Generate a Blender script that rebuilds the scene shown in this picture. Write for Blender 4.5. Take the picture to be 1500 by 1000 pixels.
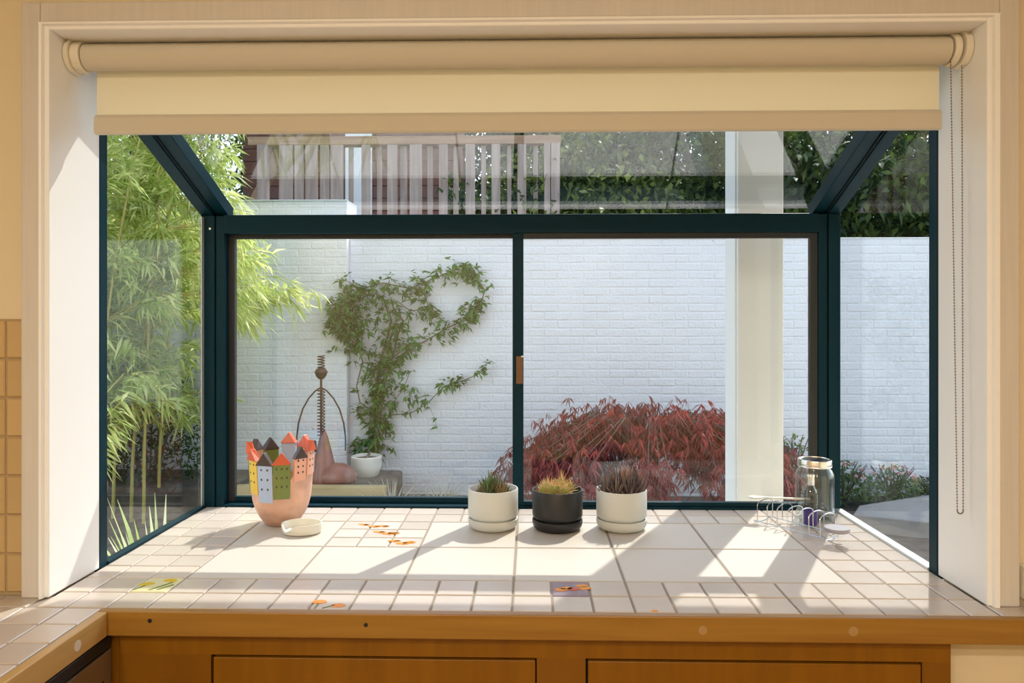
import bpy, bmesh, math, random
import numpy as np
from mathutils import Vector, Matrix

# ---------------------------------------------------------------- scene reset
for o in list(bpy.data.objects): bpy.data.objects.remove(o, do_unlink=True)
scene = bpy.context.scene
col = scene.collection
random.seed(7)
rng = np.random.default_rng(11)

# ---------------------------------------------------------------- camera
cam_d = bpy.data.cameras.new('camera')
cam_d.sensor_width = 36.0
cam_d.lens = 36.0 * 1100.0 / 1500.0
cam_d.shift_y = -35.0 / 1500.0
cam_d.clip_start = 0.05; cam_d.clip_end = 200
cam = bpy.data.objects.new('camera', cam_d); col.objects.link(cam)
cam.location = (0, 0, 1.485)
cam.rotation_euler = (math.radians(90), 0, math.atan(26 / 1100.0))
scene.camera = cam

# ---------------------------------------------------------------- world, sun, exposure
SUN_AZ, SUN_EL = math.radians(28.0), math.radians(48.7)
world = bpy.data.worlds.new('world'); scene.world = world
world.use_nodes = True
wn = world.node_tree; wn.nodes.clear()
sky = wn.nodes.new('ShaderNodeTexSky'); sky.sky_type = 'NISHITA'
sky.sun_disc = False; sky.sun_elevation = SUN_EL; sky.sun_rotation = SUN_AZ
sky.air_density = 1.0; sky.dust_density = 0.8
hs = wn.nodes.new('ShaderNodeHueSaturation'); hs.inputs['Saturation'].default_value = 0.62
bg = wn.nodes.new('ShaderNodeBackground'); bg.inputs['Strength'].default_value = 0.50
wo = wn.nodes.new('ShaderNodeOutputWorld')
wn.links.new(sky.outputs[0], hs.inputs['Color']); wn.links.new(hs.outputs[0], bg.inputs['Color'])
wn.links.new(bg.outputs[0], wo.inputs['Surface'])
sun_d = bpy.data.lights.new('sun', 'SUN'); sun_d.energy = 4.3; sun_d.angle = math.radians(0.53)
sun_d.color = (1.0, 0.95, 0.87)
sun = bpy.data.objects.new('sun', sun_d); col.objects.link(sun)
S = Vector((math.cos(SUN_EL) * math.sin(SUN_AZ), math.cos(SUN_EL) * math.cos(SUN_AZ), math.sin(SUN_EL)))
sun.rotation_euler = S.to_track_quat('Z', 'Y').to_euler(); sun.location = (4, 6, 8)
vs = scene.view_settings
vs.view_transform = 'Standard'; vs.look = 'None'; vs.gamma = 1.0; vs.use_curve_mapping = False
vs.exposure = 0.25
LAMP_W = 19.5            # each kitchen ceiling lamp
LAMP_COL = (1.0, 0.91, 0.78)

# ---------------------------------------------------------------- materials
def new_mat(name):
    m = bpy.data.materials.new(name); m.use_nodes = True
    nt = m.node_tree; nt.nodes.clear()
    out = nt.nodes.new('ShaderNodeOutputMaterial')
    return m, nt, out
def pbsdf(nt, color, rough=.5, metal=0.0, spec=.5):
    b = nt.nodes.new('ShaderNodeBsdfPrincipled')
    b.inputs['Base Color'].default_value = (*color, 1); b.inputs['Roughness'].default_value = rough
    b.inputs['Metallic'].default_value = metal; b.inputs['Specular IOR Level'].default_value = spec
    return b
def plain(name, color, rough=.5, metal=0.0, spec=.5, bump=0.0, bscale=60, var=0.0, vscale=8, rand=0.0, coat=0.0):
    m, nt, out = new_mat(name)
    b = pbsdf(nt, color, rough, metal, spec)
    if coat: b.inputs['Coat Weight'].default_value = coat; b.inputs['Coat Roughness'].default_value = .06
    nt.links.new(b.outputs[0], out.inputs[0])
    tc = nt.nodes.new('ShaderNodeTexCoord')
    src = None
    if var:
        n = nt.nodes.new('ShaderNodeTexNoise'); n.inputs['Scale'].default_value = vscale; n.inputs['Detail'].default_value = 5
        nt.links.new(tc.outputs['Object'], n.inputs['Vector'])
        mr = nt.nodes.new('ShaderNodeMapRange'); mr.inputs['To Min'].default_value = 1 - var; mr.inputs['To Max'].default_value = 1 + var
        nt.links.new(n.outputs['Fac'], mr.inputs['Value']); src = mr.outputs[0]
        if var >= .4: mr.inputs['From Min'].default_value = .32; mr.inputs['From Max'].default_value = .68
    if rand:
        oi = nt.nodes.new('ShaderNodeObjectInfo')
        mr = nt.nodes.new('ShaderNodeMapRange'); mr.inputs['To Min'].default_value = 1 - rand; mr.inputs['To Max'].default_value = 1 + rand * .4
        nt.links.new(oi.outputs['Random'], mr.inputs['Value'])
        if src:
            mm = nt.nodes.new('ShaderNodeMath'); mm.operation = 'MULTIPLY'
            nt.links.new(src, mm.inputs[0]); nt.links.new(mr.outputs[0], mm.inputs[1]); src = mm.outputs[0]
        else: src = mr.outputs[0]
    if src:
        mx = nt.nodes.new('ShaderNodeVectorMath'); mx.operation = 'SCALE'
        mx.inputs[0].default_value = color; nt.links.new(src, mx.inputs['Scale'])
        nt.links.new(mx.outputs[0], b.inputs['Base Color'])
    if bump:
        n = nt.nodes.new('ShaderNodeTexNoise'); n.inputs['Scale'].default_value = bscale; n.inputs['Detail'].default_value = 4
        nt.links.new(tc.outputs['Object'], n.inputs['Vector'])
        bp = nt.nodes.new('ShaderNodeBump'); bp.inputs['Strength'].default_value = bump; bp.inputs['Distance'].default_value = .01
        nt.links.new(n.outputs['Fac'], bp.inputs['Height']); nt.links.new(bp.outputs[0], b.inputs['Normal'])
    return m
def wood(name, c1, c2, scale=(2, 40, 40), rough=.4, bump=.05, spec=.4):
    m, nt, out = new_mat(name)
    b = pbsdf(nt, c1, rough, 0, spec); nt.links.new(b.outputs[0], out.inputs[0])
    tc = nt.nodes.new('ShaderNodeTexCoord'); mp = nt.nodes.new('ShaderNodeMapping'); mp.inputs['Scale'].default_value = scale
    n = nt.nodes.new('ShaderNodeTexNoise'); n.inputs['Scale'].default_value = 1.0; n.inputs['Detail'].default_value = 6; n.inputs['Distortion'].default_value = .6
    cr = nt.nodes.new('ShaderNodeMix'); cr.data_type = 'RGBA'
    cr.inputs['A'].default_value = (*c1, 1); cr.inputs['B'].default_value = (*c2, 1)
    mr = nt.nodes.new('ShaderNodeMapRange'); mr.inputs['From Min'].default_value = .3; mr.inputs['From Max'].default_value = .7
    L = nt.links.new
    L(tc.outputs['Object'], mp.inputs[0]); L(mp.outputs[0], n.inputs['Vector']); L(n.outputs['Fac'], mr.inputs['Value'])
    L(mr.outputs[0], cr.inputs['Factor']); L(cr.outputs['Result'], b.inputs['Base Color'])
    bp = nt.nodes.new('ShaderNodeBump'); bp.inputs['Strength'].default_value = bump; bp.inputs['Distance'].default_value = .01
    L(n.outputs['Fac'], bp.inputs['Height']); L(bp.outputs[0], b.inputs['Normal'])
    return m
def glass(name, f0=.05, tint=(.97, .985, .98), rough=0.0):
    """thin architectural glass: transparent plus mirror, mixed by Schlick reflectance"""
    m, nt, out = new_mat(name); L = nt.links.new
    g = nt.nodes.new('ShaderNodeNewGeometry')
    d = nt.nodes.new('ShaderNodeVectorMath'); d.operation = 'DOT_PRODUCT'
    L(g.outputs['Incoming'], d.inputs[0]); L(g.outputs['Normal'], d.inputs[1])
    a = nt.nodes.new('ShaderNodeMath'); a.operation = 'ABSOLUTE'; L(d.outputs['Value'], a.inputs[0])
    s1 = nt.nodes.new('ShaderNodeMath'); s1.operation = 'SUBTRACT'; s1.inputs[0].default_value = 1.0; L(a.outputs[0], s1.inputs[1])
    p = nt.nodes.new('ShaderNodeMath'); p.operation = 'POWER'; p.inputs[1].default_value = 5.0; L(s1.outputs[0], p.inputs[0])
    ma = nt.nodes.new('ShaderNodeMath'); ma.operation = 'MULTIPLY_ADD'; ma.inputs[1].default_value = 1 - f0; ma.inputs[2].default_value = f0
    L(p.outputs[0], ma.inputs[0])
    t = nt.nodes.new('ShaderNodeBsdfTransparent'); t.inputs[0].default_value = (*tint, 1)
    gl = nt.nodes.new('ShaderNodeBsdfGlossy'); gl.inputs['Roughness'].default_value = rough
    mx = nt.nodes.new('ShaderNodeMixShader')
    L(ma.outputs[0], mx.inputs[0]); L(t.outputs[0], mx.inputs[1]); L(gl.outputs[0], mx.inputs[2]); L(mx.outputs[0], out.inputs[0])
    return m
def leafmat(name, c1, c2, trans=.45, rough=.45):
    m, nt, out = new_mat(name); L = nt.links.new
    g = nt.nodes.new('ShaderNodeNewGeometry')
    mx = nt.nodes.new('ShaderNodeMix'); mx.data_type = 'RGBA'
    mx.inputs['A'].default_value = (*c1, 1); mx.inputs['B'].default_value = (*c2, 1)
    L(g.outputs['Random Per Island'], mx.inputs['Factor'])
    b = pbsdf(nt, c1, rough, 0, .35); L(mx.outputs['Result'], b.inputs['Base Color'])
    t = nt.nodes.new('ShaderNodeBsdfTranslucent'); L(mx.outputs['Result'], t.inputs['Color'])
    ms = nt.nodes.new('ShaderNodeMixShader'); ms.inputs[0].default_value = trans
    L(b.outputs[0], ms.inputs[1]); L(t.outputs[0], ms.inputs[2]); L(ms.outputs[0], out.inputs[0])
    return m
def fabric(name, c, trans=.35):
    m, nt, out = new_mat(name); L = nt.links.new
    d = nt.nodes.new('ShaderNodeBsdfDiffuse'); d.inputs[0].default_value = (*c, 1)
    t = nt.nodes.new('ShaderNodeBsdfTranslucent'); t.inputs[0].default_value = (*c, 1)
    ms = nt.nodes.new('ShaderNodeMixShader'); ms.inputs[0].default_value = trans
    L(d.outputs[0], ms.inputs[1]); L(t.outputs[0], ms.inputs[2]); L(ms.outputs[0], out.inputs[0])
    return m
def painted_brick(name, base):
    m, nt, out = new_mat(name); L = nt.links.new
    b = pbsdf(nt, base, .6, 0, .3); L(b.outputs[0], out.inputs[0])
    g = nt.nodes.new('ShaderNodeNewGeometry')
    n1 = nt.nodes.new('ShaderNodeTexNoise'); n1.inputs['Scale'].default_value = 5; n1.inputs['Detail'].default_value = 6
    n2 = nt.nodes.new('ShaderNodeTexNoise'); n2.inputs['Scale'].default_value = 26; n2.inputs['Detail'].default_value = 3
    n3 = nt.nodes.new('ShaderNodeTexNoise'); n3.inputs['Scale'].default_value = 45; n3.inputs['Detail'].default_value = 5
    for n in (n1, n2, n3): L(g.outputs['Position'], n.inputs['Vector'])
    r1 = nt.nodes.new('ShaderNodeMapRange'); r1.inputs['To Min'].default_value = .93; r1.inputs['To Max'].default_value = 1.04; L(n1.outputs['Fac'], r1.inputs['Value'])
    r2 = nt.nodes.new('ShaderNodeMapRange'); r2.inputs['From Min'].default_value = .70; r2.inputs['From Max'].default_value = .78; r2.inputs['To Min'].default_value = 1; r2.inputs['To Max'].default_value = .45
    L(n2.outputs['Fac'], r2.inputs['Value'])
    mm = nt.nodes.new('ShaderNodeMath'); mm.operation = 'MULTIPLY'; L(r1.outputs[0], mm.inputs[0]); L(r2.outputs[0], mm.inputs[1])
    v = nt.nodes.new('ShaderNodeVectorMath'); v.operation = 'SCALE'; v.inputs[0].default_value = base; L(mm.outputs[0], v.inputs['Scale'])
    L(v.outputs[0], b.inputs['Base Color'])
    bp = nt.nodes.new('ShaderNodeBump'); bp.inputs['Strength'].default_value = .5; bp.inputs['Distance'].default_value = .012
    L(n3.outputs['Fac'], bp.inputs['Height']); L(bp.outputs[0], b.inputs['Normal'])
    return m

M = {}
M['paint_white'] = plain('white_paint', (.91, .905, .89), .4, bump=.04, bscale=30)
M['casing'] = wood('painted_casing', (.66, .62, .575), (.62, .58, .535), (90, 4, 4), .4, .10)
M['casing_v'] = wood('painted_casing_upright', (.66, .62, .575), (.62, .58, .535), (90, 90, 4), .4, .10)
M['wall'] = plain('cream_wall_paint', (.72, .61, .41), .7, bump=.03, bscale=90)
M['ceil'] = plain('ceiling_paint', (.80, .76, .68), .8)
M['floor'] = wood('oak_floor', (.42, .26, .12), (.32, .19, .08), (3, 30, 30), .35)
M['teal'] = plain('teal_frame_paint', (.0025, .026, .040), .40, spec=.12)
M['teal_dark'] = plain('dark_gasket', (.008, .011, .013), .45)
M['alu'] = plain('pale_aluminium', (.72, .78, .80), .3, .6)
M['pane'] = glass('window_glass', .045)
M['roofpane'] = glass('coated_roof_glass', .10, (.93, .95, .95))
M['jarglass'] = glass('jar_glass', .05, (.93, .955, .945))
M['tile_big'] = plain('large_cream_tile', (.56, .51, .445), .45, var=.03, vscale=3, spec=.3)
M['tile'] = plain('small_beige_tile', (.60, .52, .45), .25, var=.05, vscale=20, rand=.12, coat=.1)
M['tile_back'] = plain('backsplash_tile', (.54, .37, .17), .2, var=.04, vscale=20, rand=.10, coat=.2)
M['grout'] = plain('grey_brown_grout', (.30, .25, .20), .9)
M['grout_tan'] = plain('tan_grout', (.42, .30, .16), .9)
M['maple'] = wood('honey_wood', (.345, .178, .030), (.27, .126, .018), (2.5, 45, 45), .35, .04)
M['maple_lit_y'] = wood('honey_wood_lit_return', (.56, .36, .14), (.46, .27, .085), (45, 2.5, 45), .35, .04)  # same honey wood, light on the return face put into its colour
M['cab'] = wood('amber_cabinet_wood', (.225, .088, .0020), (.18, .067, .0012), (9, 9, 1.2), .35, .03)
M['cab_h'] = wood('amber_drawer_wood', (.245, .098, .0020), (.20, .076, .0012), (30, 30, 2.0), .32, .03)
M['black'] = plain('black_gap', (.012, .010, .009), .6)
M['steel'] = plain('brushed_steel', (.40, .40, .40), .28, .9)
M['blind'] = fabric('blind_fabric', (.95, .90, .68), .22)
M['blind_solid'] = plain('blind_hem', (.62, .57, .46), .7)
M['plastic'] = plain('cream_plastic', (.80, .74, .60), .4)
M['bead'] = plain('brown_bead', (.28, .19, .11), .35, .3)
M['terracotta'] = plain('smoked_terracotta', (.60, .35, .25), .55, var=.42, vscale=9, bump=.05, bscale=40)
M['red_roof'] = plain('red_glaze', (.62, .115, .045), .35)
M['dark_roof'] = plain('brown_black_glaze', (.065, .042, .038), .35)
M['ceramic'] = plain('offwhite_ceramic', (.74, .72, .63), .3, var=.02)
M['ceramic_g'] = plain('matte_stone_white_ceramic', (.62, .63, .59), .5)
M['ceramic_k'] = plain('matte_black_ceramic', (.016, .016, .017), .45)
M['soil'] = plain('potting_soil', (.10, .07, .045), .95, bump=.8, bscale=150, var=.5, vscale=80)
M['chrome'] = plain('chrome_wire', (.62, .62, .62), .15, 1.0)
M['silver'] = plain('silver_lid', (.74, .73, .71), .25, 1.0)
M['purple'] = plain('purple_label', (.045, .025, .19), .35)
M['grey_rub'] = plain('lilac_grey_rubber', (.33, .31, .34), .5)
M['brick'] = painted_brick('white_painted_brick', (.70, .715, .735))
M['post'] = plain('white_post_paint', (.84, .87, .88), .5, var=.05, vscale=5, bump=.05, bscale=20)
M['deckwood'] = wood('weathered_grey_wood', (.42, .34, .30), (.27, .20, .17), (20, 20, 1.5), .8, .2, .2)
M['deckrail'] = wood('brown_rail_wood', (.38, .25, .16), (.27, .16, .10), (2, 25, 25), .8, .2, .2)
M['siding'] = plain('red_brown_siding', (.17, .070, .045), .8, var=.3, vscale=4)
M['door_w'] = plain('white_exterior_door', (.80, .80, .80), .6)
M['ground'] = plain('dark_garden_soil', (.10, .078, .058), .95, bump=.9, bscale=14, var=.5, vscale=5)
M['paving'] = plain('grey_paving', (.34, .32, .29), .85, var=.12, vscale=9, rand=.15, bump=.2, bscale=40)
M['patio'] = plain('pale_concrete', (.52, .49, .46), .85, var=.18, vscale=14, bump=.3, bscale=60)
M['timber'] = wood('pale_garden_timber', (.50, .40, .20), (.38, .29, .13), (2, 30, 30), .8, .2)
M['rust'] = plain('rusty_iron', (.10, .058, .034), .6, .5, var=.4, vscale=30)
M['boot'] = plain('red_brown_glaze', (.22, .085, .06), .3, var=.3, vscale=12)
M['claypot'] = plain('brown_clay', (.26, .12, .07), .6)
M['bark'] = plain('grey_bark', (.13, .10, .08), .9, bump=.6, bscale=30, var=.3, vscale=12)
M['culm'] = plain('yellow_green_culm', (.42, .36, .10), .4, var=.3, vscale=6)
M['vstem'] = plain('vine_stem', (.20, .15, .11), .8)
M['l_bamboo'] = leafmat('bamboo_leaf', (.36, .50, .08), (.90, .90, .42), .55)
M['l_vine'] = leafmat('vine_leaf', (.045, .125, .03), (.13, .30, .06), .35)
M['l_maple'] = leafmat('red_maple_leaf', (.17, .025, .027), (.36, .085, .07), .4)
M['l_tree'] = leafmat('dark_tree_leaf', (.018, .042, .010), (.10, .15, .025), .4)
M['l_tree2'] = leafmat('olive_tree_leaf', (.05, .085, .015), (.20, .25, .05), .4)
M['l_strap'] = leafmat('variegated_strap_leaf', (.34, .46, .10), (.75, .76, .50), .4)
M['l_dry'] = leafmat('dry_grass_blade', (.42, .40, .26), (.62, .60, .46), .4)
M['l_green'] = leafmat('shrub_leaf', (.06, .13, .03), (.18, .27, .08), .35)
M['l_pink'] = leafmat('pink_flower', (.62, .22, .25), (.80, .50, .48), .3)
M['s_green'] = leafmat('green_succulent', (.10, .20, .055), (.26, .22, .12), .2)
M['s_pale'] = leafmat('pale_orange_spines', (.75, .40, .16), (.85, .68, .36), .2)
M['s_dark'] = leafmat('grey_purple_succulent', (.10, .075, .075), (.30, .22, .19), .15)
M['p_orange'] = plain('orange_glaze', (.80, .30, .03), .2)
M['p_red'] = plain('red_orange_glaze', (.55, .10, .05), .2)
M['p_yellow'] = plain('yellow_glaze', (.66, .46, .03), .2)
M['p_green'] = plain('green_glaze', (.16, .22, .05), .2)
M['p_purple'] = plain('purple_grey_tile', (.30, .24, .30), .15)
M['p_cream'] = plain('yellow_cream_tile', (.70, .64, .40), .15)
M['h_yellow'] = plain('yellow_house_glaze', (.80, .56, .08), .4)
M['h_blue'] = plain('pale_blue_house_glaze', (.42, .52, .74), .4)
M['h_green'] = plain('moss_green_house_glaze', (.17, .22, .05), .4)
M['h_pink'] = plain('pink_house_glaze', (.82, .42, .30), .4)
M['lampglow'] = None
m, nt, out = new_mat('lamp_diffuser'); e = nt.nodes.new('ShaderNodeEmission'); e.inputs[0].default_value = (*LAMP_COL, 1); e.inputs[1].default_value = 4.0
nt.links.new(e.outputs[0], out.inputs[0]); M['lampglow'] = m

# ---------------------------------------------------------------- mesh helpers
class MB:
    def __init__(s): s.v = []; s.f = []
    def add(s, vs, fs):
        o = len(s.v); s.v += [tuple(x) for x in vs]; s.f += [tuple(i + o for i in f) for f in fs]; return s
    def box(s, x0, x1, y0, y1, z0, z1):
        return s.add([(x0,y0,z0),(x1,y0,z0),(x1,y1,z0),(x0,y1,z0),(x0,y0,z1),(x1,y0,z1),(x1,y1,z1),(x0,y1,z1)],
                     [(0,3,2,1),(4,5,6,7),(0,1,5,4),(1,2,6,5),(2,3,7,6),(3,0,4,7)])
    def tube(s, path, r, n=6, caps=True, closed=False):
        P = [Vector(p) for p in path]; N = len(P); rings = []
        rr = r if hasattr(r, '__len__') else [r] * N
        prev = None
        for i, p in enumerate(P):
            if closed: t = P[(i + 1) % N] - P[i - 1]
            else: t = P[min(i + 1, N - 1)] - P[max(i - 1, 0)]
            t.normalize()
            if prev is None:
                a = Vector((0, 0, 1)) if abs(t.z) < .9 else Vector((1, 0, 0)); u = t.cross(a).normalized()
            else:
                u = (prev - t * prev.dot(t)); u = u.normalized() if u.length > 1e-6 else t.orthogonal().normalized()
            prev = u; w = t.cross(u)
            rings.append([p + (u * math.cos(2*math.pi*k/n) + w * math.sin(2*math.pi*k/n)) * rr[i] for k in range(n)])
        vs = [q for R in rings for q in R]; fs = []
        for i in range(N if closed else N - 1):
            j = (i + 1) % N
            for k in range(n):
                l = (k + 1) % n; fs.append((i*n+k, i*n+l, j*n+l, j*n+k))
        if caps and not closed: fs += [tuple(range(n))[::-1], tuple((N-1)*n + k for k in range(n))]
        return s.add(vs, fs)
    def lathe(s, prof, n=32, c=(0, 0, 0), fn=None):
        """prof: list of (r,z); fn(angle,i,r,z)->(r,z)"""
        vs = []; fs = []; m = len(prof)
        for i, (r, z) in enumerate(prof):
            for k in range(n):
                a = 2*math.pi*k/n; rr, zz = (r, z) if fn is None else fn(a, i, r, z)
                vs.append((c[0] + rr*math.cos(a), c[1] + rr*math.sin(a), c[2] + zz))
        for i in range(m - 1):
            for k in range(n):
                l = (k + 1) % n; fs.append((i*n+k, i*n+l, (i+1)*n+l, (i+1)*n+k))
        return s.add(vs, fs)
    def prism(s, poly, axis, a0, a1):
        """poly: 2D outline; axis 'x','y','z' extruded from a0 to a1"""
        n = len(poly)
        def mk(p, a):
            return {'x': (a, p[0], p[1]), 'y': (p[0], a, p[1]), 'z': (p[0], p[1], a)}[axis]
        vs = [mk(p, a0) for p in poly] + [mk(p, a1) for p in poly]
        fs = [tuple(range(n))[::-1], tuple(range(n, 2*n))] + [(i, (i+1) % n, n+(i+1) % n, n+i) for i in range(n)]
        return s.add(vs, fs)
    def mesh(s, name, mat, smooth=False):
        me = bpy.data.meshes.new(name); me.from_pydata(s.v, [], s.f); me.materials.append(mat)
        bm = bmesh.new(); bm.from_mesh(me); bmesh.ops.recalc_face_normals(bm, faces=bm.faces); bm.to_mesh(me); bm.free()
        if smooth: me.polygons.foreach_set('use_smooth', [True] * len(me.polygons))
        me.update(); return me
    def build(s, name, mat, parent=None, smooth=False, bevel=0.0, seg=2):
        me = s.mesh(name, mat, smooth)
        o = bpy.data.objects.new(name, me); col.objects.link(o)
        if bevel:
            b = o.modifiers.new('bevel', 'BEVEL'); b.width = bevel; b.segments = seg; b.limit_method = 'ANGLE'; b.angle_limit = math.radians(40)
        if smooth:
            try:
                me.set_sharp_from_angle(angle=math.radians(40))
            except Exception: pass
        adopt(o, parent); return o
WLOC = {}
def adopt(o, parent):
    """meshes are modelled in world coordinates; keep them there under their parent"""
    if parent is not None:
        o.parent = parent; o.matrix_parent_inverse = Matrix.Translation(-wloc(parent))
def wloc(o):
    l = Vector(o.location)
    return l
def tag(o, label=None, cat=None, group=None, kind=None):
    if label: o['label'] = label
    if cat: o['category'] = cat
    if group: o['group'] = group
    if kind: o['kind'] = kind
    return o
def thing(name, loc, label=None, cat=None, group=None, kind=None):
    e = bpy.data.objects.new(name, None); e.empty_display_size = .05; col.objects.link(e); e.location = loc
    return tag(e, label, cat, group, kind)
def inst(name, me, loc, parent, scale=None):
    """an object that shares mesh data, placed at a world position under an (unrotated) parent"""
    o = bpy.data.objects.new(name, me); col.objects.link(o); o.location = loc
    if scale: o.scale = scale
    adopt(o, parent); return o

def leaf_mesh(name, mat, P, D, L, W, parent=None, droop=.25, kind='stuff'):
    """pointed folded leaves: base P, direction D (unit), length L, width W -> one mesh"""
    P = np.asarray(P, float); D = np.asarray(D, float); n = len(P)
    D = D / np.maximum(np.linalg.norm(D, axis=1, keepdims=True), 1e-6)
    L = np.broadcast_to(np.asarray(L, float), (n,))[:, None]; W = np.broadcast_to(np.asarray(W, float), (n,))[:, None]
    up = np.tile(np.array([[0, 0, 1.]]), (n, 1)) + rng.normal(0, .5, (n, 3))
    side = np.cross(D, up); side /= np.maximum(np.linalg.norm(side, axis=1, keepdims=True), 1e-6)
    g = np.array([[0, 0, -1.]])
    mid = P + D * L * .45 + g * L * droop * .2
    tip = P + D * L + g * L * droop
    nrm = np.cross(side, D)
    v = np.empty((n, 5, 3)); v[:, 0] = P; v[:, 1] = mid + side * W * .5 + nrm * W * .15; v[:, 2] = tip
    v[:, 3] = mid - side * W * .5 + nrm * W * .15; v[:, 4] = mid
    me = bpy.data.meshes.new(name)
    b = (np.arange(n) * 5)[:, None]
    tris = np.concatenate([b + [[0, 1, 4]], b + [[1, 2, 4]], b + [[0, 4, 3]], b + [[4, 2, 3]]], axis=0)
    me.vertices.add(n * 5); me.vertices.foreach_set('co', v.reshape(-1))
    nt_ = len(tris)
    me.loops.add(nt_ * 3); me.loops.foreach_set('vertex_index', tris.reshape(-1).astype(np.int32))
    me.polygons.add(nt_); me.polygons.foreach_set('loop_start', np.arange(nt_, dtype=np.int32) * 3)
    me.materials.append(mat); me.update(calc_edges=True)
    o = bpy.data.objects.new(name, me); col.objects.link(o); adopt(o, parent)
    if kind: o['kind'] = kind
    return o
def unit(v): 
    v = np.asarray(v, float); return v / np.maximum(np.linalg.norm(v, axis=-1, keepdims=True), 1e-6)

# ================================================================ ROOM SHELL
XL, XR = -0.987, 0.912          # faces of the window jambs
ZC = 0.910                      # counter top
ZH = 2.076                      # head of the opening
wall = MB()
wall.box(-1.75, XL - .012, 1.535, 1.70, 0, 2.75); wall.box(XR + .012, 2.35, 1.535, 1.70, 0, 2.75)
wall.box(XL - .012, XR + .012, 1.535, 1.70, ZH + .012, 2.75); wall.box(XL - .012, XR + .012, 1.535, 1.70, 0, .865)
wf = tag(wall.build('wall_front', M['wall']), kind='structure')
tag(MB().box(-1.75, -1.60, -2.75, 1.535, 0, 2.75).build('wall_left', M['wall']), kind='structure')
tag(MB().box(2.20, 2.35, -2.75, 1.535, 0, 2.75).build('wall_right', M['wall']), kind='structure')
tag(MB().box(-1.60, 2.20, -2.75, -2.60, 0, 2.75).build('wall_rear', M['wall']), kind='structure')
tag(MB().box(-1.60, 2.20, -2.60, 1.535, -.06, 0).build('floor', M['floor']), kind='structure')
tag(MB().box(-1.60, 2.20, -2.60, 1.535, 2.62, 2.75).build('ceiling', M['ceil']), kind='structure')

# ceiling lamps of the kitchen (behind the camera)
for i, (lx, ly) in enumerate(((-1.0, -1.05), (.45, -1.05), (-1.0, -1.75), (.45, -1.75))):
    t = thing('ceiling_lamp', (lx, ly, 2.62), ['round recessed ceiling lamp, left one nearer the window', 'round recessed ceiling lamp, right one nearer the window',
              'round recessed ceiling lamp, left one at the rear', 'round recessed ceiling lamp, right one at the rear'][i], 'lamp', 'kitchen ceiling lamps')
    MB().lathe([(.085, 0), (.10, -.004), (.105, -.012), (.085, -.012), (.08, 0)], 28, (lx, ly, 2.62)).build('trim_ring', M['plastic'], t, True)
    MB().lathe([(.001, -.004), (.08, -.004)], 28, (lx, ly, 2.62)).build('diffuser', M['lampglow'], t)
    ld = bpy.data.lights.new('ceiling_lamp_light', 'AREA'); ld.shape = 'DISK'; ld.size = .18; ld.energy = LAMP_W; ld.color = LAMP_COL
    lo = bpy.data.objects.new('ceiling_lamp_light', ld); col.objects.link(lo); lo.location = (lx, ly, 2.60); adopt(lo, t)

# ---------------------------------------------------------------- backsplash tiles (left of the window)
def tile_mesh(name, w, h, t, mat, bev=.0025, axis='z'):
    """bevelled tile centred on origin, top at 0 (axis z) or facing -y (axis y)"""
    mb = MB(); a, b = w/2, h/2; e = bev
    lo = [(-a,-b,-t),(a,-b,-t),(a,b,-t),(-a,b,-t)]; mi = [(-a,-b,-e),(a,-b,-e),(a,b,-e),(-a,b,-e)]
    hi = [(-a+e,-b+e,0),(a-e,-b+e,0),(a-e,b-e,0),(-a+e,b-e,0)]
    V = lo + mi + hi
    if axis == 'y': V = [(x, -z, y) for x, y, z in V]
    F = [(8,9,10,11)] + [(k, (k+1) % 4, 4+(k+1) % 4, 4+k) for k in range(4)] + [(4+k, 4+(k+1) % 4, 8+(k+1) % 4, 8+k) for k in range(4)]
    mb.add(V, F); return mb.mesh(name, mat)
TP = .0806
tm_b = tile_mesh('tile', TP - .004, TP - .004, .008, M['tile_back'], axis='y')
tm_bc = tile_mesh('tile', .038, TP - .004, .008, M['tile_back'], axis='y')
MB().box(-1.60, -1.043, 1.531, 1.535, ZC, 1.482).build('grout_bed', M['grout_tan'], wf)
for r in range(7):
    z = 1.480 - TP * (r + .5)
    inst('tile', tm_bc, (-1.0625, 1.5265, z), wf)
    for cidx in range(4): inst('tile', tm_b, (-1.0835 - TP * (cidx + .5), 1.5265, z), wf)

# ---------------------------------------------------------------- casing and jambs
tr = thing('trim_1', (0, 1.535, ZC), kind='structure')
CY0, CY1 = 1.515, 1.535
JL = MB().box(XL - .012, XL, 1.519, 1.700, ZC, ZH + .012).build('jamb_board', M['paint_white'], tr, bevel=.002)
JR = MB().box(XR, XR + .012, 1.519, 1.700, ZC, ZH + .012).build('jamb_board', M['paint_white'], tr, bevel=.002)
MB().box(XL, XR, 1.519, 1.700, ZH, ZH + .012).build('jamb_board', M['paint_white'], tr, bevel=.002)
bw = .0165   # distance of bead's outer edge from the jamb face
MB().box(-1.043, XL - bw, CY0, CY1, ZC, 2.131).build('casing_board', M['casing_v'], tr, bevel=.003)
MB().box(XR + bw + .006, .974, CY0, CY1, ZC, 2.131).build('casing_board', M['casing_v'], tr, bevel=.003)
MB().box(XL - bw, XR + bw + .006, CY0, CY1, ZH + bw - .003, 2.131).build('casing_board', M['casing'], tr, bevel=.003)
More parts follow.
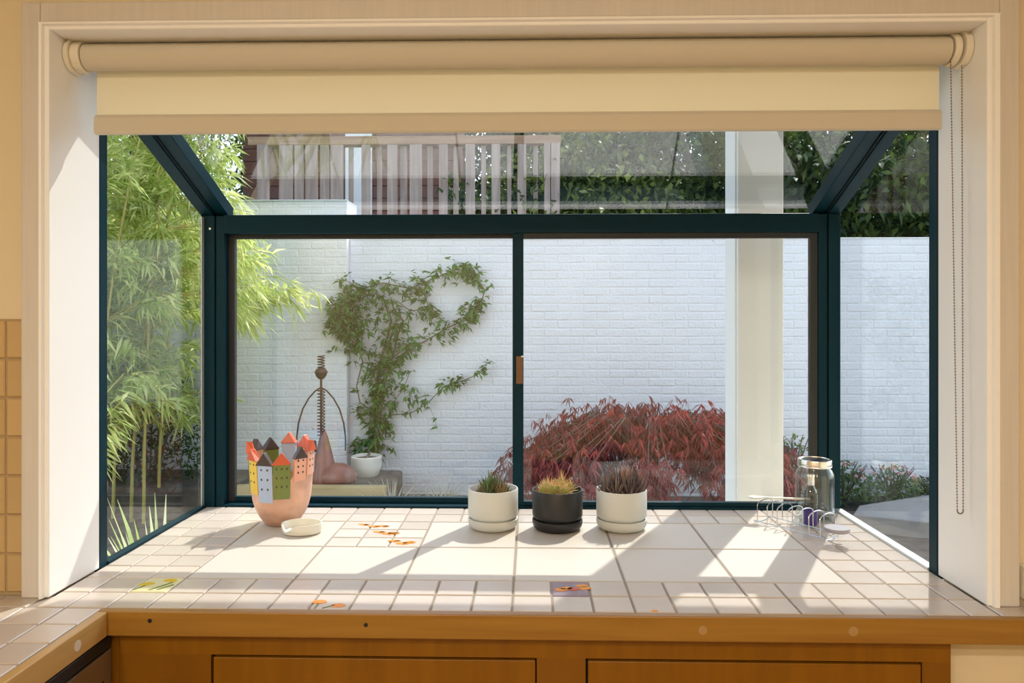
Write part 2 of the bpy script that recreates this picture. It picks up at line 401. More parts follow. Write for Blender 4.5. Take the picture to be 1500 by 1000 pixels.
# bead: a raised strip with a slope that faces the window
def bead(a, b):    # profile across (distance from jamb, y)
    return [(a, 1.519), (a + .0015, 1.5105), (b - .001, 1.5095), (b, 1.512), (b, 1.53), (a, 1.53)]
MB().prism([(XL - d, y) for d, y in bead(.009, bw)], 'z', ZC, ZH + .012).build('bead_moulding', M['paint_white'], tr)
MB().prism([(XR + d, y) for d, y in bead(.009, bw + .004)], 'z', ZC, ZH + .012).build('bead_moulding', M['paint_white'], tr)
MB().prism([(y, ZH + d) for d, y in bead(.007, bw - .003)], 'x', XL - bw, XR + bw + .004).build('bead_moulding', M['paint_white'], tr)
# groove backing
MB().box(XL - .010, XL - .0119, 1.522, 1.53, ZC, ZH).build('groove', M['casing_v'], tr)

# cream ledge end at the right, above the counter
tag(MB().box(.978, 1.30, 1.500, 1.535, .925, .992).build('trim_2', M['plastic'], bevel=.004), kind='structure')

# ================================================================ GARDEN WINDOW
win = thing('window_1', (0, 2.27, ZC), kind='structure')
GX0, GX1 = -.994, .919          # planes of the side panes
YF = 2.262                      # inner face of the front frame
SL = math.tan(math.radians(22.7))
def roofz(y): return 1.795 + (2.27 - y) * SL
T = M['teal']
# corner posts (two members with a groove)
for nm, a, b, yo in (('corner_post', -1.002, -.959, .0), ('corner_post', -.956, -.931, .004), ('corner_post', .892, .927, .0), ('corner_post', .863, .889, .004)):
    MB().box(a, b, YF + yo, 2.325, .895, 1.795 if abs(a) > .9 or b > .9 else 1.795).build(nm, T, win, bevel=.002)
for a, b in ((-.9605, -.9545), (.888, .893)): MB().box(a, b, YF + .012, 2.32, .90, 1.79).build('post_gasket', M['teal_dark'], win)
MB().box(-.931, .863, YF, 2.325, 1.740, 1.797).build('head_beam', T, win, bevel=.003)
MB().box(-.931, .863, YF, 2.325, .880, .9165).build('sill_rail', T, win, bevel=.002)
# wall stiles
MB().box(-1.004, XL + .0005, 1.7005, 1.732, ZC - .01, 2.06).build('wall_stile', T, win, bevel=.0015)
MB().box(XR - .002, .929, 1.7005, 1.735, ZC - .01, 2.06).build('wall_stile', T, win, bevel=.0015)
# sloping members: side top rails and rafters
def slope_bar(x0, x1, z_off0, z_off1, y0=2.32, y1=1.70):
    return MB().prism([(y0, roofz(y0) + z_off0), (y1, roofz(y1) + z_off0), (y1, roofz(y1) + z_off1), (y0, roofz(y0) + z_off1)], 'x', x0, x1)
slope_bar(-1.004, -.966, .0, .034).build('side_top_rail', T, win, bevel=.002)
slope_bar(-.962, -.925, .010, .055, 2.325).build('rafter', T, win, bevel=.002)
slope_bar(-.966, -.962, .006, .04).build('rafter_gasket', M['teal_dark'], win)
slope_bar(.893, .929, .0, .034).build('side_top_rail', T, win, bevel=.002)
slope_bar(.852, .889, .010, .055, 2.325).build('rafter', T, win, bevel=.002)
slope_bar(.889, .893, .006, .04).build('rafter_gasket', M['teal_dark'], win)
MB().box(-1.004, .929, 1.700, 1.74, 2.035, 2.10).build('wall_head_rail', T, win, bevel=.002)
MB().prism([(2.325, roofz(2.325) + .048), (1.73, roofz(1.73) + .048), (1.73, roofz(1.73) + .054), (2.325, roofz(2.325) + .054)], 'x', -.94, .868).build('roof_pane', M['roofpane'], win)
# side panes and their bottom rails
for gx, nm in ((GX0, 'l'), (GX1, 'r')):
    MB().prism([(1.725, ZC + .002), (2.275, ZC + .002), (2.275, roofz(2.275) + .01), (1.725, roofz(1.725) + .01)], 'x', gx - .002, gx + .002).build('side_pane', M['pane'], win)
MB().box(-1.004, -.983, 1.732, YF, .885, ZC + .006).build('side_bottom_rail', T, win, bevel=.001)
MB().box(.906, .929, 1.735, YF, .885, ZC + .006).build('side_bottom_rail', M['alu'], win, bevel=.001)
# light gasket strips beside the side panes
MB().box(-.9925, -.9905, 2.245, 2.262, ZC + .006, 1.79).build('glazing_strip', M['alu'], win)
# sashes
def sash(name, x0, x1, y0, y1, z0, z1, wl, wr, wt, wb, mats):
    s = thing(name, (x0, y0, z0)); s.parent = win; s.matrix_parent_inverse = Matrix.Translation(-wloc(win))
    MB().box(x0, x0 + wl, y0, y1, z0, z1).build('stile', mats[0], s, bevel=.0015)
    MB().box(x1 - wr, x1, y0, y1, z0, z1).build('stile', mats[1], s, bevel=.0015)
    MB().box(x0 + wl, x1 - wr, y0, y1, z1 - wt, z1).build('top_rail', M['teal_dark'], s)
    MB().box(x0 + wl, x1 - wr, y0, y1, z0, z0 + wb).build('bottom_rail', T, s, bevel=.0015)
    ym = (y0 + y1) / 2
    MB().box(x0 + wl - .004, x1 - wr + .004, ym - .002, ym + .002, z0 + wb - .004, z1 - wt + .004).build('pane', M['pane'], s)
    return s
sash('fixed_sash', -.931, -.022, 2.296, 2.314, .9165, 1.740, .021, .028, .012, .017, (M['teal_dark'], T))
sl_ = sash('sliding_sash', -.052, .863, 2.270, 2.290, .9165, 1.740, .033, .023, .016, .013, (T, M['teal_dark']))
MB().box(-.041, -.021, 2.262, 2.2705, 1.285, 1.369).build('latch', plain('brown_latch', (.16, .07, .02), .4), sl_, bevel=.002)
MB().box(-.026, -.019, 2.258, 2.2705, 1.366, 1.370).build('latch_lip', M['alu'], sl_)
MB().lathe([(.0, -.002), (.0035, -.002), (.0035, 0)], 10, (0, 0, 0)).build('screw', M['alu'], win).location = (0, 0, 0)
sc = [o for o in col.objects if o.name.startswith('screw')][0]
sc.data.transform(Matrix.Rotation(math.radians(-90), 4, 'X')); sc.data.transform(Matrix.Translation((-.972, YF - .0005, 1.755)))

# ================================================================ COUNTERTOP
ct = thing('tiled_countertop', (0, 1.45, .865), 'cream and beige tiled countertop with honey wood front edge below the window', 'countertop')
gb = MB().box(-.985, .910, 1.47, YF, .868, ZC - .0025); gb.box(-1.59, -.985, .55, 1.532, .868, ZC - .0025); gb.box(-.985, -.846, .55, 1.47, .868, ZC - .0025); gb.box(.910, 1.6, 1.47, 1.532, .868, ZC - .0025)
gb.build('grout_bed', M['grout'], ct)
BIG = .2418
X_L = [-.035 + BIG * k for k in range(-3, 4)]       # large tile lines -.760 ... .691
ROWS_FAR = [(2.262, 2.190), (2.190, 2.109)]
BROW = [(2.109, 1.8775), (1.8775, 1.641)]
NEAR = [(1.641, 1.5535), (1.5535, 1.4695)]
cache = {}
def put_tile(x0, x1, y0, y1, mat, g=.0042):
    w, h = round(abs(x1 - x0) - g, 4), round(abs(y1 - y0) - g, 4)
    k = (w, h, mat.name)
    if k not in cache: cache[k] = tile_mesh('tile', w, h, .007, mat, .0018)
    return inst('tile', cache[k], ((x0 + x1) / 2, (y0 + y1) / 2, ZC + random.uniform(-.0004, .0004)), ct)
cols_small = [X_L[0] + TP * k for k in range(-2, 21)]
cols_small = [c for c in cols_small if -.985 < c < .909]
edges = [-.984] + cols_small + [.909]
edges = [e for i, e in enumerate(edges) if i == 0 or e - edges[i-1] > .02]
tiles = {}
for ri, (ya, yb) in enumerate(ROWS_FAR + NEAR):
    ed = edges if ri < 2 else edges
    for i in range(len(ed) - 1): tiles[('s', ri, i)] = put_tile(ed[i], ed[i+1], ya, yb, M['tile'])
left_e = [e for e in edges if e <= X_L[0] + .001]; right_e = [e for e in edges if e >= X_L[-1] - .001]
for bi, (ya, yb) in enumerate(BROW):
    for i in range(6):
        if bi == 0 and i == 1:
            for a in range(3):
                for b in range(3):
                    tiles[('d', b, a)] = put_tile(X_L[1] + BIG/3*a, X_L[1] + BIG/3*(a+1), ya + (yb-ya)/3*b, ya + (yb-ya)/3*(b+1), M['tile_big'] if (a+b) % 2 else M['tile'])
        else: put_tile(X_L[i], X_L[i+1], ya, yb, M['tile_big'], .0055)
    for ee in (left_e, right_e):
        for i in range(len(ee) - 1):
            for b in range(3): put_tile(ee[i], ee[i+1], ya + (yb-ya)/3*b, ya + (yb-ya)/3*(b+1), M['tile'])
# left return and the strips beside the casing
ret_cols = [-.848, -.9215] + [-.9215 - TP * k for k in range(1, 9)]
for i in range(len(ret_cols) - 1):
    y = 1.4695
    for r in range(11):
        put_tile(ret_cols[i+1], ret_cols[i], y, y - TP, M['tile']); y -= TP
for i in range(1, len(ret_cols) - 1):
    put_tile(ret_cols[i+1], ret_cols[i], 1.5305, 1.4695, M['tile']) if ret_cols[i] < -.985 else None
for i in range(8): put_tile(.911 + TP*i, .911 + TP*(i+1), 1.5305, 1.4695, M['tile'])
# wooden edges
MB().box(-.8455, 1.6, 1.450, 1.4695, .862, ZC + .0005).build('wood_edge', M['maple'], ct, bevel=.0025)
MB().box(-.8455, -.826, .55, 1.4495, .862, ZC + .0005).build('wood_edge', M['maple_lit_y'], ct, bevel=.0025)
plug = plain('wood_plug', (.40, .24, .09), .4); plug_l = plain('pale_wood_plug', (.66, .58, .46), .35)
def disc_on_front(x, z, r, mat, nm='wood_plug'):
    MB().prism([(x + r*math.cos(a*.5236), z + r*math.sin(a*.5236)) for a in range(12)], 'y', 1.4490, 1.4505).build(nm, mat, ct)
disc_on_front(.332, .885, .0085, plug); disc_on_front(.618, .886, .0095, plug)
disc_on_front(-.742, .893, .0042, M['teal_dark'], 'screw_hole'); disc_on_front(-.318, .889, .004, M['teal_dark'], 'screw_hole')
MB().prism([(1.352 + .010*math.cos(a*.5236), .886 + .010*math.sin(a*.5236)) for a in range(12)], 'x', -.8262, -.8245).build('wood_plug', plug_l, ct)

# glazed flower prints on some tiles (thin glaze pieces on their tile)
def blob(cx, cy, rx, ry, rot, n=9, z=ZC + .0012):
    c, s = math.cos(rot), math.sin(rot); out = []
    for k in range(n):
        a = 2*math.pi*k/n; u, v = rx*math.cos(a), ry*math.sin(a) * (1.0 if math.sin(a) > 0 else .7)
        out.append((cx + u*c - v*s, cy + u*s + v*c))
    return out
def pr(host, shapes, mat, nm='flower_print'):
    mb = MB()
    for s_ in shapes: mb.prism(s_, 'z', ZC - .0005, ZC + .0009)
    o = mb.build(nm, mat, None); o.parent = host; o.matrix_parent_inverse = Matrix.Translation(-Vector(host.location)); return o
def near_tile(x, y):
    best = min((o for o in ct.children if o.name.startswith('tile')), key=lambda o: (o.location.x - x)**2 + (o.location.y - y)**2)
    return best
for x, y in ((-.462, 2.075), (-.430, 2.058), (-.405, 2.062), (-.405, 2.005), (-.378, 1.990), (-.365, 1.996), (-.350, 1.925), (-.325, 1.905), (-.310, 1.915)):
    pr(near_tile(x, y), [blob(x, y, .016, .008, random.uniform(-.4, .4)), blob(x + .010, y - .004, .010, .008, .5)], M['p_orange'])
# orange poppies on the near row
for x, y in ((-.425, 1.508), (-.382, 1.490)):
    pr(near_tile(x, y), [blob(x, y, .015, .012, 0)], M['p_orange'])
    pr(near_tile(x, y), [[(x - .0015, y - .034), (x + .0015, y - .034), (x + .002, y - .010), (x - .002, y - .010)]] if y > 1.505 else [[(x - .030, y - .012), (x - .028, y - .014), (x - .006, y + .002), (x - .008, y + .005)]], M['p_green'], 'stem_print')
pr(near_tile(.245, 1.478), [blob(.245, 1.477, .007, .005, 0)], M['p_orange'])
# yellow flowers on a cream tile
tl = near_tile(-.80, 1.60); tl.data = tile_mesh('tile', TP*1.0 - .004, .083, .007, M['p_cream'], .0018)
for x, y, a in ((-.825, 1.600, .3), (-.785, 1.622, -.2)):
    pr(tl, [blob(x, y, .016, .012, a)], M['p_yellow'])
pr(tl, [[(-.838, 1.566), (-.834, 1.566), (-.822, 1.592), (-.828, 1.592)], [(-.806, 1.566), (-.800, 1.566), (-.772, 1.612), (-.777, 1.614)], [(-.79, 1.568), (-.784, 1.568), (-.764, 1.598), (-.769, 1.600)]], M['p_green'], 'stem_print')
# purple tile with orange poppies
tl = near_tile(.087, 1.597); tl.data = tile_mesh('tile', TP - .004, .083, .007, M['p_purple'], .0018)
for x, y in ((.066, 1.588), (.078, 1.596), (.092, 1.592), (.112, 1.610), (.118, 1.598)):
    pr(tl, [blob(x, y, .013, .010, random.uniform(-.5, .5))], M['p_orange'] if x != .092 else M['p_red'])

# ================================================================ BASE CABINET AND DISHWASHER
cb = thing('base_cabinet', (0, 1.49, 0), 'amber wooden base cabinet with two flat drawer fronts under the countertop', 'cabinet')
MB().box(-.822, .822, 1.5055, 1.532, .10, .860).build('carcass', M['cab'], cb)
# face frame
MB().box(-.822, .822, 1.4865, 1.5055, .812, .860).build('top_rail', M['cab_h'], cb)
for a, b in ((-.822, -.637), (.014, .110), (.767, .822)): MB().box(a, b, 1.4865, 1.5055, .10, .812).build('stile', M['cab'], cb)
for a, b, lab in ((-.637, .014, ''), (.110, .767, '')):
    MB().box(a, b, 1.503, 1.5054, .60, .812).build('shadow_gap', M['black'], cb)
    d = MB().box(a + .005, b - .003, 1.4855, 1.503, .62, .807).build('drawer_front', M['cab_h'], cb, bevel=.0015)
    MB().box(a, b, 1.4865, 1.5055, .585, .615).build('mid_rail', M['cab_h'], cb)
    MB().box(a + .004, b - .004, 1.4855, 1.503, .12, .58).build('door_front', M['cab'], cb, bevel=.0015)
MB().box(-.82, .82, 1.52, 1.532, 0, .10).build('toe_kick', M['black'], cb)
MB().box(-.850, -.8225, 1.4865, 1.532, .02, .860).build('end_panel', M['cab'], cb)
dw = thing('dishwasher', (-1.2, 1.05, 0), 'grey steel dishwasher with black top strip under the left counter', 'dishwasher')
MB().box(-1.45, -.852, .62, 1.482, .02, .858).build('body', M['black'], dw)
MB().box(-.852, -.833, .64, 1.478, .12, .828).build('door', M['steel'], dw, bevel=.003)
MB().box(-.852, -.832, .64, 1.478, .831, .857).build('control_strip', M['black'], dw, bevel=.004)
MB().box(-.8335, -.8325, .66, 1.45, .772, .775).build('door_seam', M['black'], dw)

# ================================================================ ROLLER BLIND
bl = thing('roller_blind', (0, 1.60, 1.88), 'cream translucent roller blind rolled most of the way up in the window', 'blind')
BY, BZ, BR = 1.600, 2.046, .0285
MB().tube([(-.955 + k*.183, BY, BZ) for k in range(11)], BR, 28).build('roller', M['blind_solid'], bl, True)
# fabric hanging from the back of the roll, hem folded round a bar
fab = MB(); nx = 24; ys = []
prof = [(BY + BR - .001, BZ), (BY + BR - .002, BZ - .03), (BY + BR - .002, BZ - .09), (BY + BR - .002, 1.925)]
for i in range(nx + 1):
    x = -.950 + (1.825) * i / nx
    for (y, z) in prof: ys.append((x, y, z))
n = len(prof); fs = []
for i in range(nx):
    for j in range(n - 1): fs.append((i*n + j, (i+1)*n + j, (i+1)*n + j + 1, i*n + j + 1))
fab.add(ys, fs).build('fabric', M['blind'], bl, True)
yb0 = BY + BR - .002
MB().prism([(yb0 - .007, 1.886), (yb0 + .005, 1.886), (yb0 + .007, 1.890), (yb0 + .006, 1.922), (yb0 + .001, 1.930), (yb0 - .003, 1.929), (yb0 - .009, 1.921), (yb0 - .009, 1.890)], 'x', -.952, .877).build('hem_bar', M['blind_solid'], bl, bevel=.0015)
for sgn, x0, x1 in ((-1, XL + .0008, -.957), (1, .885, XR - .0008)):
    nm = 'bracket'
    pts = [(BY + (.040) * math.cos(a), BZ + (.038) * math.sin(a)) for a in np.linspace(math.radians(-75), math.radians(245), 26)]
    MB().prism(pts, 'x', x0 if sgn < 0 else x0 + .012, x0 + .010 if sgn < 0 else x1).build(nm, M['plastic'], bl, bevel=.002)
    pts = [(BY + .034 * math.cos(a), BZ + .033 * math.sin(a)) for a in np.linspace(0, 2*math.pi, 28)[:-1]]
    MB().prism(pts, 'x', (x0 + .010) if sgn < 0 else x0 - .006, x1 if sgn < 0 else x0 + .008).build('end_cap', M['plastic'], bl, bevel=.003)
# bead chain: two runs joined by a loop
ch = MB()
xa, xb, yc = .8785, .9015, 1.577
def octa(c, r):
    x, y, z = c; ch.add([(x+r,y,z),(x-r,y,z),(x,y+r,z),(x,y-r,z),(x,y,z+r),(x,y,z-r)], [(0,2,4),(2,1,4),(1,3,4),(3,0,4),(2,0,5),(1,2,5),(3,1,5),(0,3,5)])
zt, zb = 2.03, 1.085; st = .0062
k = 0
z = zt
while z > zb:
    f = (zt - z) / (zt - zb)
    octa((xa + .007*f, yc + .012*(1-f), z), .0022); octa((xb - .004*f, yc + .012*(1-f), z), .0022); z -= st
cxm, rr_ = (xa + .007 + xb - .004) / 2, (xb - .004 - xa - .007) / 2
for a in np.linspace(math.pi, 2*math.pi, 7): octa((cxm + rr_*math.cos(a), yc, zb + rr_*math.sin(a)), .0022)
ch.tube([(xa, yc + .012, zt), (xa + .007, yc, zb)], .0006, 4); ch.tube([(xb, yc + .012, zt), (xb - .004, yc, zb)], .0006, 4)
ch.build('bead_chain', M['bead'], bl, True)

# ================================================================ THINGS ON THE COUNTER
# ---- terracotta vase with houses round the rim
VX, VY = -.694, 2.088
vz = thing('ceramic_vase', (VX, VY, ZC), 'terracotta vase ringed with little painted houses with red and brown roofs', 'vase')
def vr(z):   # outer radius over height
    pts = [(0, .040), (.006, .048), (.03, .064), (.06, .077), (.10, .082), (.15, .085), (.20, .087), (.26, .091)]
    for (a, ra), (b, rb) in zip(pts, pts[1:]):
        if z <= b: return ra + (rb - ra) * (z - a) / (b - a)
    return pts[-1][1]
def rim(a):  # plain wall height by angle (right-front side sweeps up bare)
    d = (math.degrees(a) + 360) % 360
    base = .165
    for c0, w, h in ((335, 34, .035), (300, 26, -.045)):
        dd = (d - c0 + 180) % 360 - 180; base += h * math.exp(-(dd / w) ** 2)
    return base
prof = [(0.0, 0.0)] + [(1, t) for t in (0, .03, .08, .16, .28, .42, .56, .70, .85, 1.0)] + [(2, t) for t in (1.0, .85, .6, .35, .15)] + [(3, 0)]
vb = MB(); n = 64; rows = []
for kind_, t in prof:
    row = []
    for k in range(n):
        a = 2*math.pi*k/n; H_ = rim(a)
        if kind_ == 0: r, z = 0.002, 0
        elif kind_ == 1: z = t * H_; r = vr(z)
        elif kind_ == 2: z = t * H_; r = vr(z) - .007
        else: r, z = .002, .012
        row.append((VX + r*math.cos(a), VY + r*math.sin(a), ZC + z))
    rows.append(row)
for row in rows: vb.v += row
for i in range(len(rows) - 1):
    for k in range(n): l = (k+1) % n; vb.f.append((i*n+k, i*n+l, (i+1)*n+l, (i+1)*n+k))
vb.build('body', M['terracotta'], vz, True)
def house(adeg, wdeg, z0, z1, zr, wall_m, roof_m, side=0):
    """curved facade slab hugging the vase with a gabled roof piece on top"""
    seg = 5; a0, a1 = math.radians(adeg - wdeg/2), math.radians(adeg + wdeg/2)
    def P(a, z, off): r = vr(z) + off; return (VX + r*math.cos(a), VY + r*math.sin(a), ZC + z)
    mb = MB()
    for off in (.0028, -.009):
        for zz in (z0, (z0+z1)/2, z1):
            for k in range(seg + 1): mb.v.append(P(a0 + (a1-a0)*k/seg, zz, off))
    w = seg + 1
    for j in range(2):
        for k in range(seg):
            mb.f.append((j*w+k, j*w+k+1, (j+1)*w+k+1, (j+1)*w+k)); b_ = 3*w
            mb.f.append((b_+j*w+k+1, b_+j*w+k, b_+(j+1)*w+k, b_+(j+1)*w+k+1))
        mb.f.append((j*w, (j+1)*w, 3*w+(j+1)*w, 3*w+j*w)); mb.f.append((j*w+seg, 3*w+j*w+seg, 3*w+(j+1)*w+seg, (j+1)*w+seg))
    for k in range(seg): mb.f.append((2*w+k, 2*w+k+1, 5*w+k+1, 5*w+k)); mb.f.append((k+1, k, 3*w+k, 3*w+k+1))
    h = mb.build('house', wall_m, vz)
    rf = MB(); am = (a0 + a1)/2; ov = (a1 - a0) * .06
    V = [P(a0 - ov, z1 - .004, .009), P(a1 + ov, z1 - .004, .009), P(am, zr, .006), P(a0 - ov, z1 - .004, -.013), P(a1 + ov, z1 - .004, -.013), P(am, zr, -.010)]
    rf.add(V, [(0,1,2), (4,3,5), (0,2,5,3), (2,1,4,5), (1,0,3,4)])
    ro = rf.build('roof', roof_m, None, bevel=.0015); ro.parent = h; ro.matrix_parent_inverse = Matrix.Translation(-wloc(vz)) if False else Matrix.Identity(4)
    ro.matrix_parent_inverse = Matrix.Identity(4)
    # little window dots
    dm = MB()
    for q in range(3):
        for j in range(2 if wdeg < 30 else 3):
            aa = a0 + (a1-a0) * (j + .7) / (2.4 if wdeg < 30 else 3.4); zz = z0 + (z1 - z0) * (.35 + .25*q)
            u = .0022; c0 = P(aa - u/.09, zz - u, .0032); c1 = P(aa + u/.09, zz - u, .0032); c2 = P(aa + u/.09, zz + u*1.4, .0032); c3 = P(aa - u/.09, zz + u*1.4, .0032)
            d0 = P(aa - u/.09, zz - u, .001); d1 = P(aa + u/.09, zz - u, .001); d2 = P(aa + u/.09, zz + u*1.4, .001); d3 = P(aa - u/.09, zz + u*1.4, .001)
            dm.add([c0,c1,c2,c3,d0,d1,d2,d3], [(0,1,2,3),(0,4,5,1),(1,5,6,2),(2,6,7,3),(3,7,4,0)])
    wo_ = dm.build('window_marks', M['dark_roof'], None); wo_.parent = h; wo_.matrix_parent_inverse = Matrix.Identity(4)
    return h
# angles: 270 = towards the camera, 180 = left, 0 = right
RED, DRK = M['red_roof'], M['dark_roof']
house(196, 27, .10, .205, .232, M['h_green'], RED)
house(226, 29, .095, .190, .218, M['h_yellow'], RED)
house(257, 29, .075, .180, .212, M['h_blue'], DRK)
house(288, 30, .085, .182, .212, M['h_green'], RED)
house(322, 24, .13, .195, .224, M['h_pink'], DRK)
house(350, 24, .14, .210, .236, M['h_pink'], RED)
house(25, 28, .14, .200, .226, M['h_blue'], DRK)
house(60, 30, .14, .205, .236, M['h_yellow'], RED)
house(95, 28, .13, .215, .242, M['h_blue'], RED)
house(130, 30, .13, .200, .230, M['h_green'], DRK)
house(163, 26, .13, .205, .232, M['h_pink'], DRK)
# sub-part matrices: house objects keep world coordinates, so do their roofs

# ---- spoon rest
SX, SY = -.609, 1.995
sr = thing('spoon_rest', (SX, SY, ZC), 'small oval white ceramic spoon rest with a notch, in front of the vase', 'spoon rest')
def srf(a, i, r, z):
    d = (math.degrees(a) - 232 + 180) % 360 - 180
    k = math.exp(-(d / 20.0) ** 2)
    if z > .012: z = z * (1 - .55 * k); r = r + .006 * k
    ex = 1.0 / math.sqrt((math.cos(a)/1.0)**2 + (math.sin(a)/.78)**2)
    return r * ex, z
MB().lathe([(.001, 0), (.046, 0), (.051, .003), (.0535, .012), (.0545, .024), (.0535, .0275), (.0505, .0275), (.0490, .024), (.047, .010), (.042, .006), (.001, .006)], 48, (SX, SY, ZC), srf).build('dish', M['ceramic'], sr, True)

# ---- three potted succulents
def potted(x, y, mat, label, leaf_fn):
    t = thing('potted_succulent', (x, y, ZC), label, 'potted plant', 'potted succulents on the sill')
    c = (x, y, ZC)
    MB().lathe([(.001, 0), (.052, 0), (.060, .003), (.066, .010), (.0685, .018), (.0685, .0275), (.067, .029), (.064, .029), (.0625, .026), (.061, .016), (.001, .016)], 48, c).build('saucer', mat, t, True)
    MB().lathe([(.001, .0165), (.058, .0165), (.060, .020), (.0605, .029), (.064, .032), (.0675, .037), (.0685, .042), (.0685, .1065), (.0675, .1085), (.0655, .1085), (.064, .1065), (.064, .040), (.001, .040)], 48, c).build('pot', mat, t, True)
    def sf(a, i, r, z): return r, z + (.004*math.sin(5*a + i) if 0 < i < 3 else 0)
    MB().lathe([(.001, .093), (.025, .095), (.045, .094), (.0638, .091)], 24, c, sf).build('soil', M['soil'], t, True)
    leaf_fn(t, x, y, ZC + .092)
    return t
def spikes(t, x, y, z, n, rmax, L0, L1, W, mat, up=1.0, nm='leaves', cx=0, cy=0, spread=.9):
    a = rng.uniform(0, 2*np.pi, n); q = np.sqrt(rng.uniform(0, 1, n))
    P = np.stack([x + cx + rmax*q*np.cos(a), y + cy + rmax*q*np.sin(a), np.full(n, z)], 1)
    D = np.stack([spread*q*np.cos(a) + rng.normal(0, .15, n), spread*q*np.sin(a) + rng.normal(0, .15, n), np.full(n, up)], 1)
    L_ = rng.uniform(L0, L1, n) * (1 - .45*q)
    # thick tapering leaf: four-sided spike
    mb = MB(); D = unit(D)
    for p, d, l in zip(P, D, L_):
        d = Vector(d); p = Vector(p); u = d.orthogonal().normalized(); w = d.cross(u)
        r = W * random.uniform(.8, 1.2)
        b0 = [p + (u*math.cos(k*2.0944) + w*math.sin(k*2.0944)) * r * .75 for k in range(3)]
        b1 = [p + d*l*.45 + (u*math.cos(k*2.0944) + w*math.sin(k*2.0944)) * r for k in range(3)]
        tip = p + d*l + Vector((0, 0, l*.05))
        mb.add(b0 + b1 + [tip], [(0,1,4,3), (1,2,5,4), (2,0,3,5), (3,4,6), (4,5,6), (5,3,6)])
    o = mb.build(nm, mat, t); o['kind'] = 'stuff'; return o
def rosettes(t, x, y, z, centres, per, L0, L1, W, mat, nm, upmin=.1, lift=0.0):
    """clumped rosettes: leaves fan out from each centre in a half dome"""
    mb = MB()
    for (cx, cy, sc) in centres:
        for k in range(per):
            a = k*2.39996 + random.uniform(-.2, .2); e = upmin + (1 - upmin) * (k / per)
            el = math.radians(20 + 68*e + random.uniform(-8, 8)); l = random.uniform(L0, L1) * sc * (.75 + .35*e)
            d = Vector((math.cos(a)*math.cos(el), math.sin(a)*math.cos(el), math.sin(el)))
            p = Vector((x + cx, y + cy, z + lift*sc)); u = d.orthogonal().normalized(); w = d.cross(u); r = W*sc*random.uniform(.8, 1.2)
            b0 = [p + (u*math.cos(q*2.0944) + w*math.sin(q*2.0944)) * r*.8 for q in range(3)]
            b1 = [p + d*l*.5 + (u*math.cos(q*2.0944) + w*math.sin(q*2.0944)) * r for q in range(3)]
            mb.add(b0 + b1 + [p + d*l + Vector((0, 0, l*.16))], [(0,1,4,3), (1,2,5,4), (2,0,3,5), (3,4,6), (4,5,6), (5,3,6)])
    o = mb.build(nm, mat, t); o['kind'] = 'stuff'; return o
def ring(n, r, s0, s1): return [(r*math.sqrt((k + .5)/n)*math.cos(k*2.4), r*math.sqrt((k + .5)/n)*math.sin(k*2.4), random.uniform(s0, s1)) for k in range(n)]
def plant_green(t, x, y, z):
    rosettes(t, x, y, z, [(-.004, 0, 1.25), (.006, .014, 1.0), (-.020, .008, .85), (-.012, -.018, .8)], 22, .036, .052, .0034, M['s_green'], 'leaves')
    rosettes(t, x, y, z, [(.026, -.006, .9), (.020, -.022, .75), (.034, .012, .7), (-.032, -.010, .6)], 16, .030, .044, .0034, leafmat('brown_green_tip', (.24, .13, .08), (.34, .30, .12), .2), 'young_leaves')
def plant_pale(t, x, y, z):
    cs = ring(13, .046, .7, 1.15)
    mb = MB(); sp = MB()
    for cx, cy, sc in cs:
        h = .034*sc; r = .0105*sc
        mb.lathe([(r*.7, -.004), (r, h*.35), (r*.95, h*.7), (r*.55, h*.95), (.0005, h)], 9, (x + cx, y + cy, z))
        for k in range(46):
            a = k*2.39996; f = (k + .5)/46; el = math.radians(-5 + 95*f); d = Vector((math.cos(a)*math.cos(el), math.sin(a)*math.cos(el), math.sin(el)))
            p = Vector((x + cx, y + cy, z + h*(.3 + .6*f))) + Vector((d.x, d.y, 0))*r*.8; l = random.uniform(.014, .030)*sc
            u = d.orthogonal().normalized(); w = d.cross(u)
            sp.add([p + u*.0011, p - u*.0006 + w*.0010, p - u*.0006 - w*.0010, p + d*l], [(0,1,3), (1,2,3), (2,0,3)])
    o = mb.build('stems', leafmat('green_cactus_stem', (.16, .26, .05), (.34, .38, .08), .15), t, True); o['kind'] = 'stuff'
    o = sp.build('spines', M['s_pale'], t); o['kind'] = 'stuff'
def plant_dark(t, x, y, z):
    rosettes(t, x, y, z, ring(15, .050, .85, 1.25), 22, .040, .056, .0030, M['s_dark'], 'leaves')
    rosettes(t, x, y, z, [(.012, .012, 1.35), (.03, .02, 1.1), (-.004, .02, 1.2)], 16, .046, .060, .0026, leafmat('orange_tipped_leaf', (.50, .26, .17), (.60, .44, .37), .3), 'tip_leaves', .5)
potted(-.1005, 2.058, M['ceramic_g'], 'stone-white pot with a small green spiky succulent, leftmost of three', plant_green)
potted(.0755, 2.050, M['ceramic_k'], 'matte black pot with a pale orange-spined cactus, between two white pots', plant_pale)
potted(.2505, 2.058, M['ceramic_g'], 'stone-white pot with a bushy dark grey-purple succulent, right of the black pot', plant_dark)

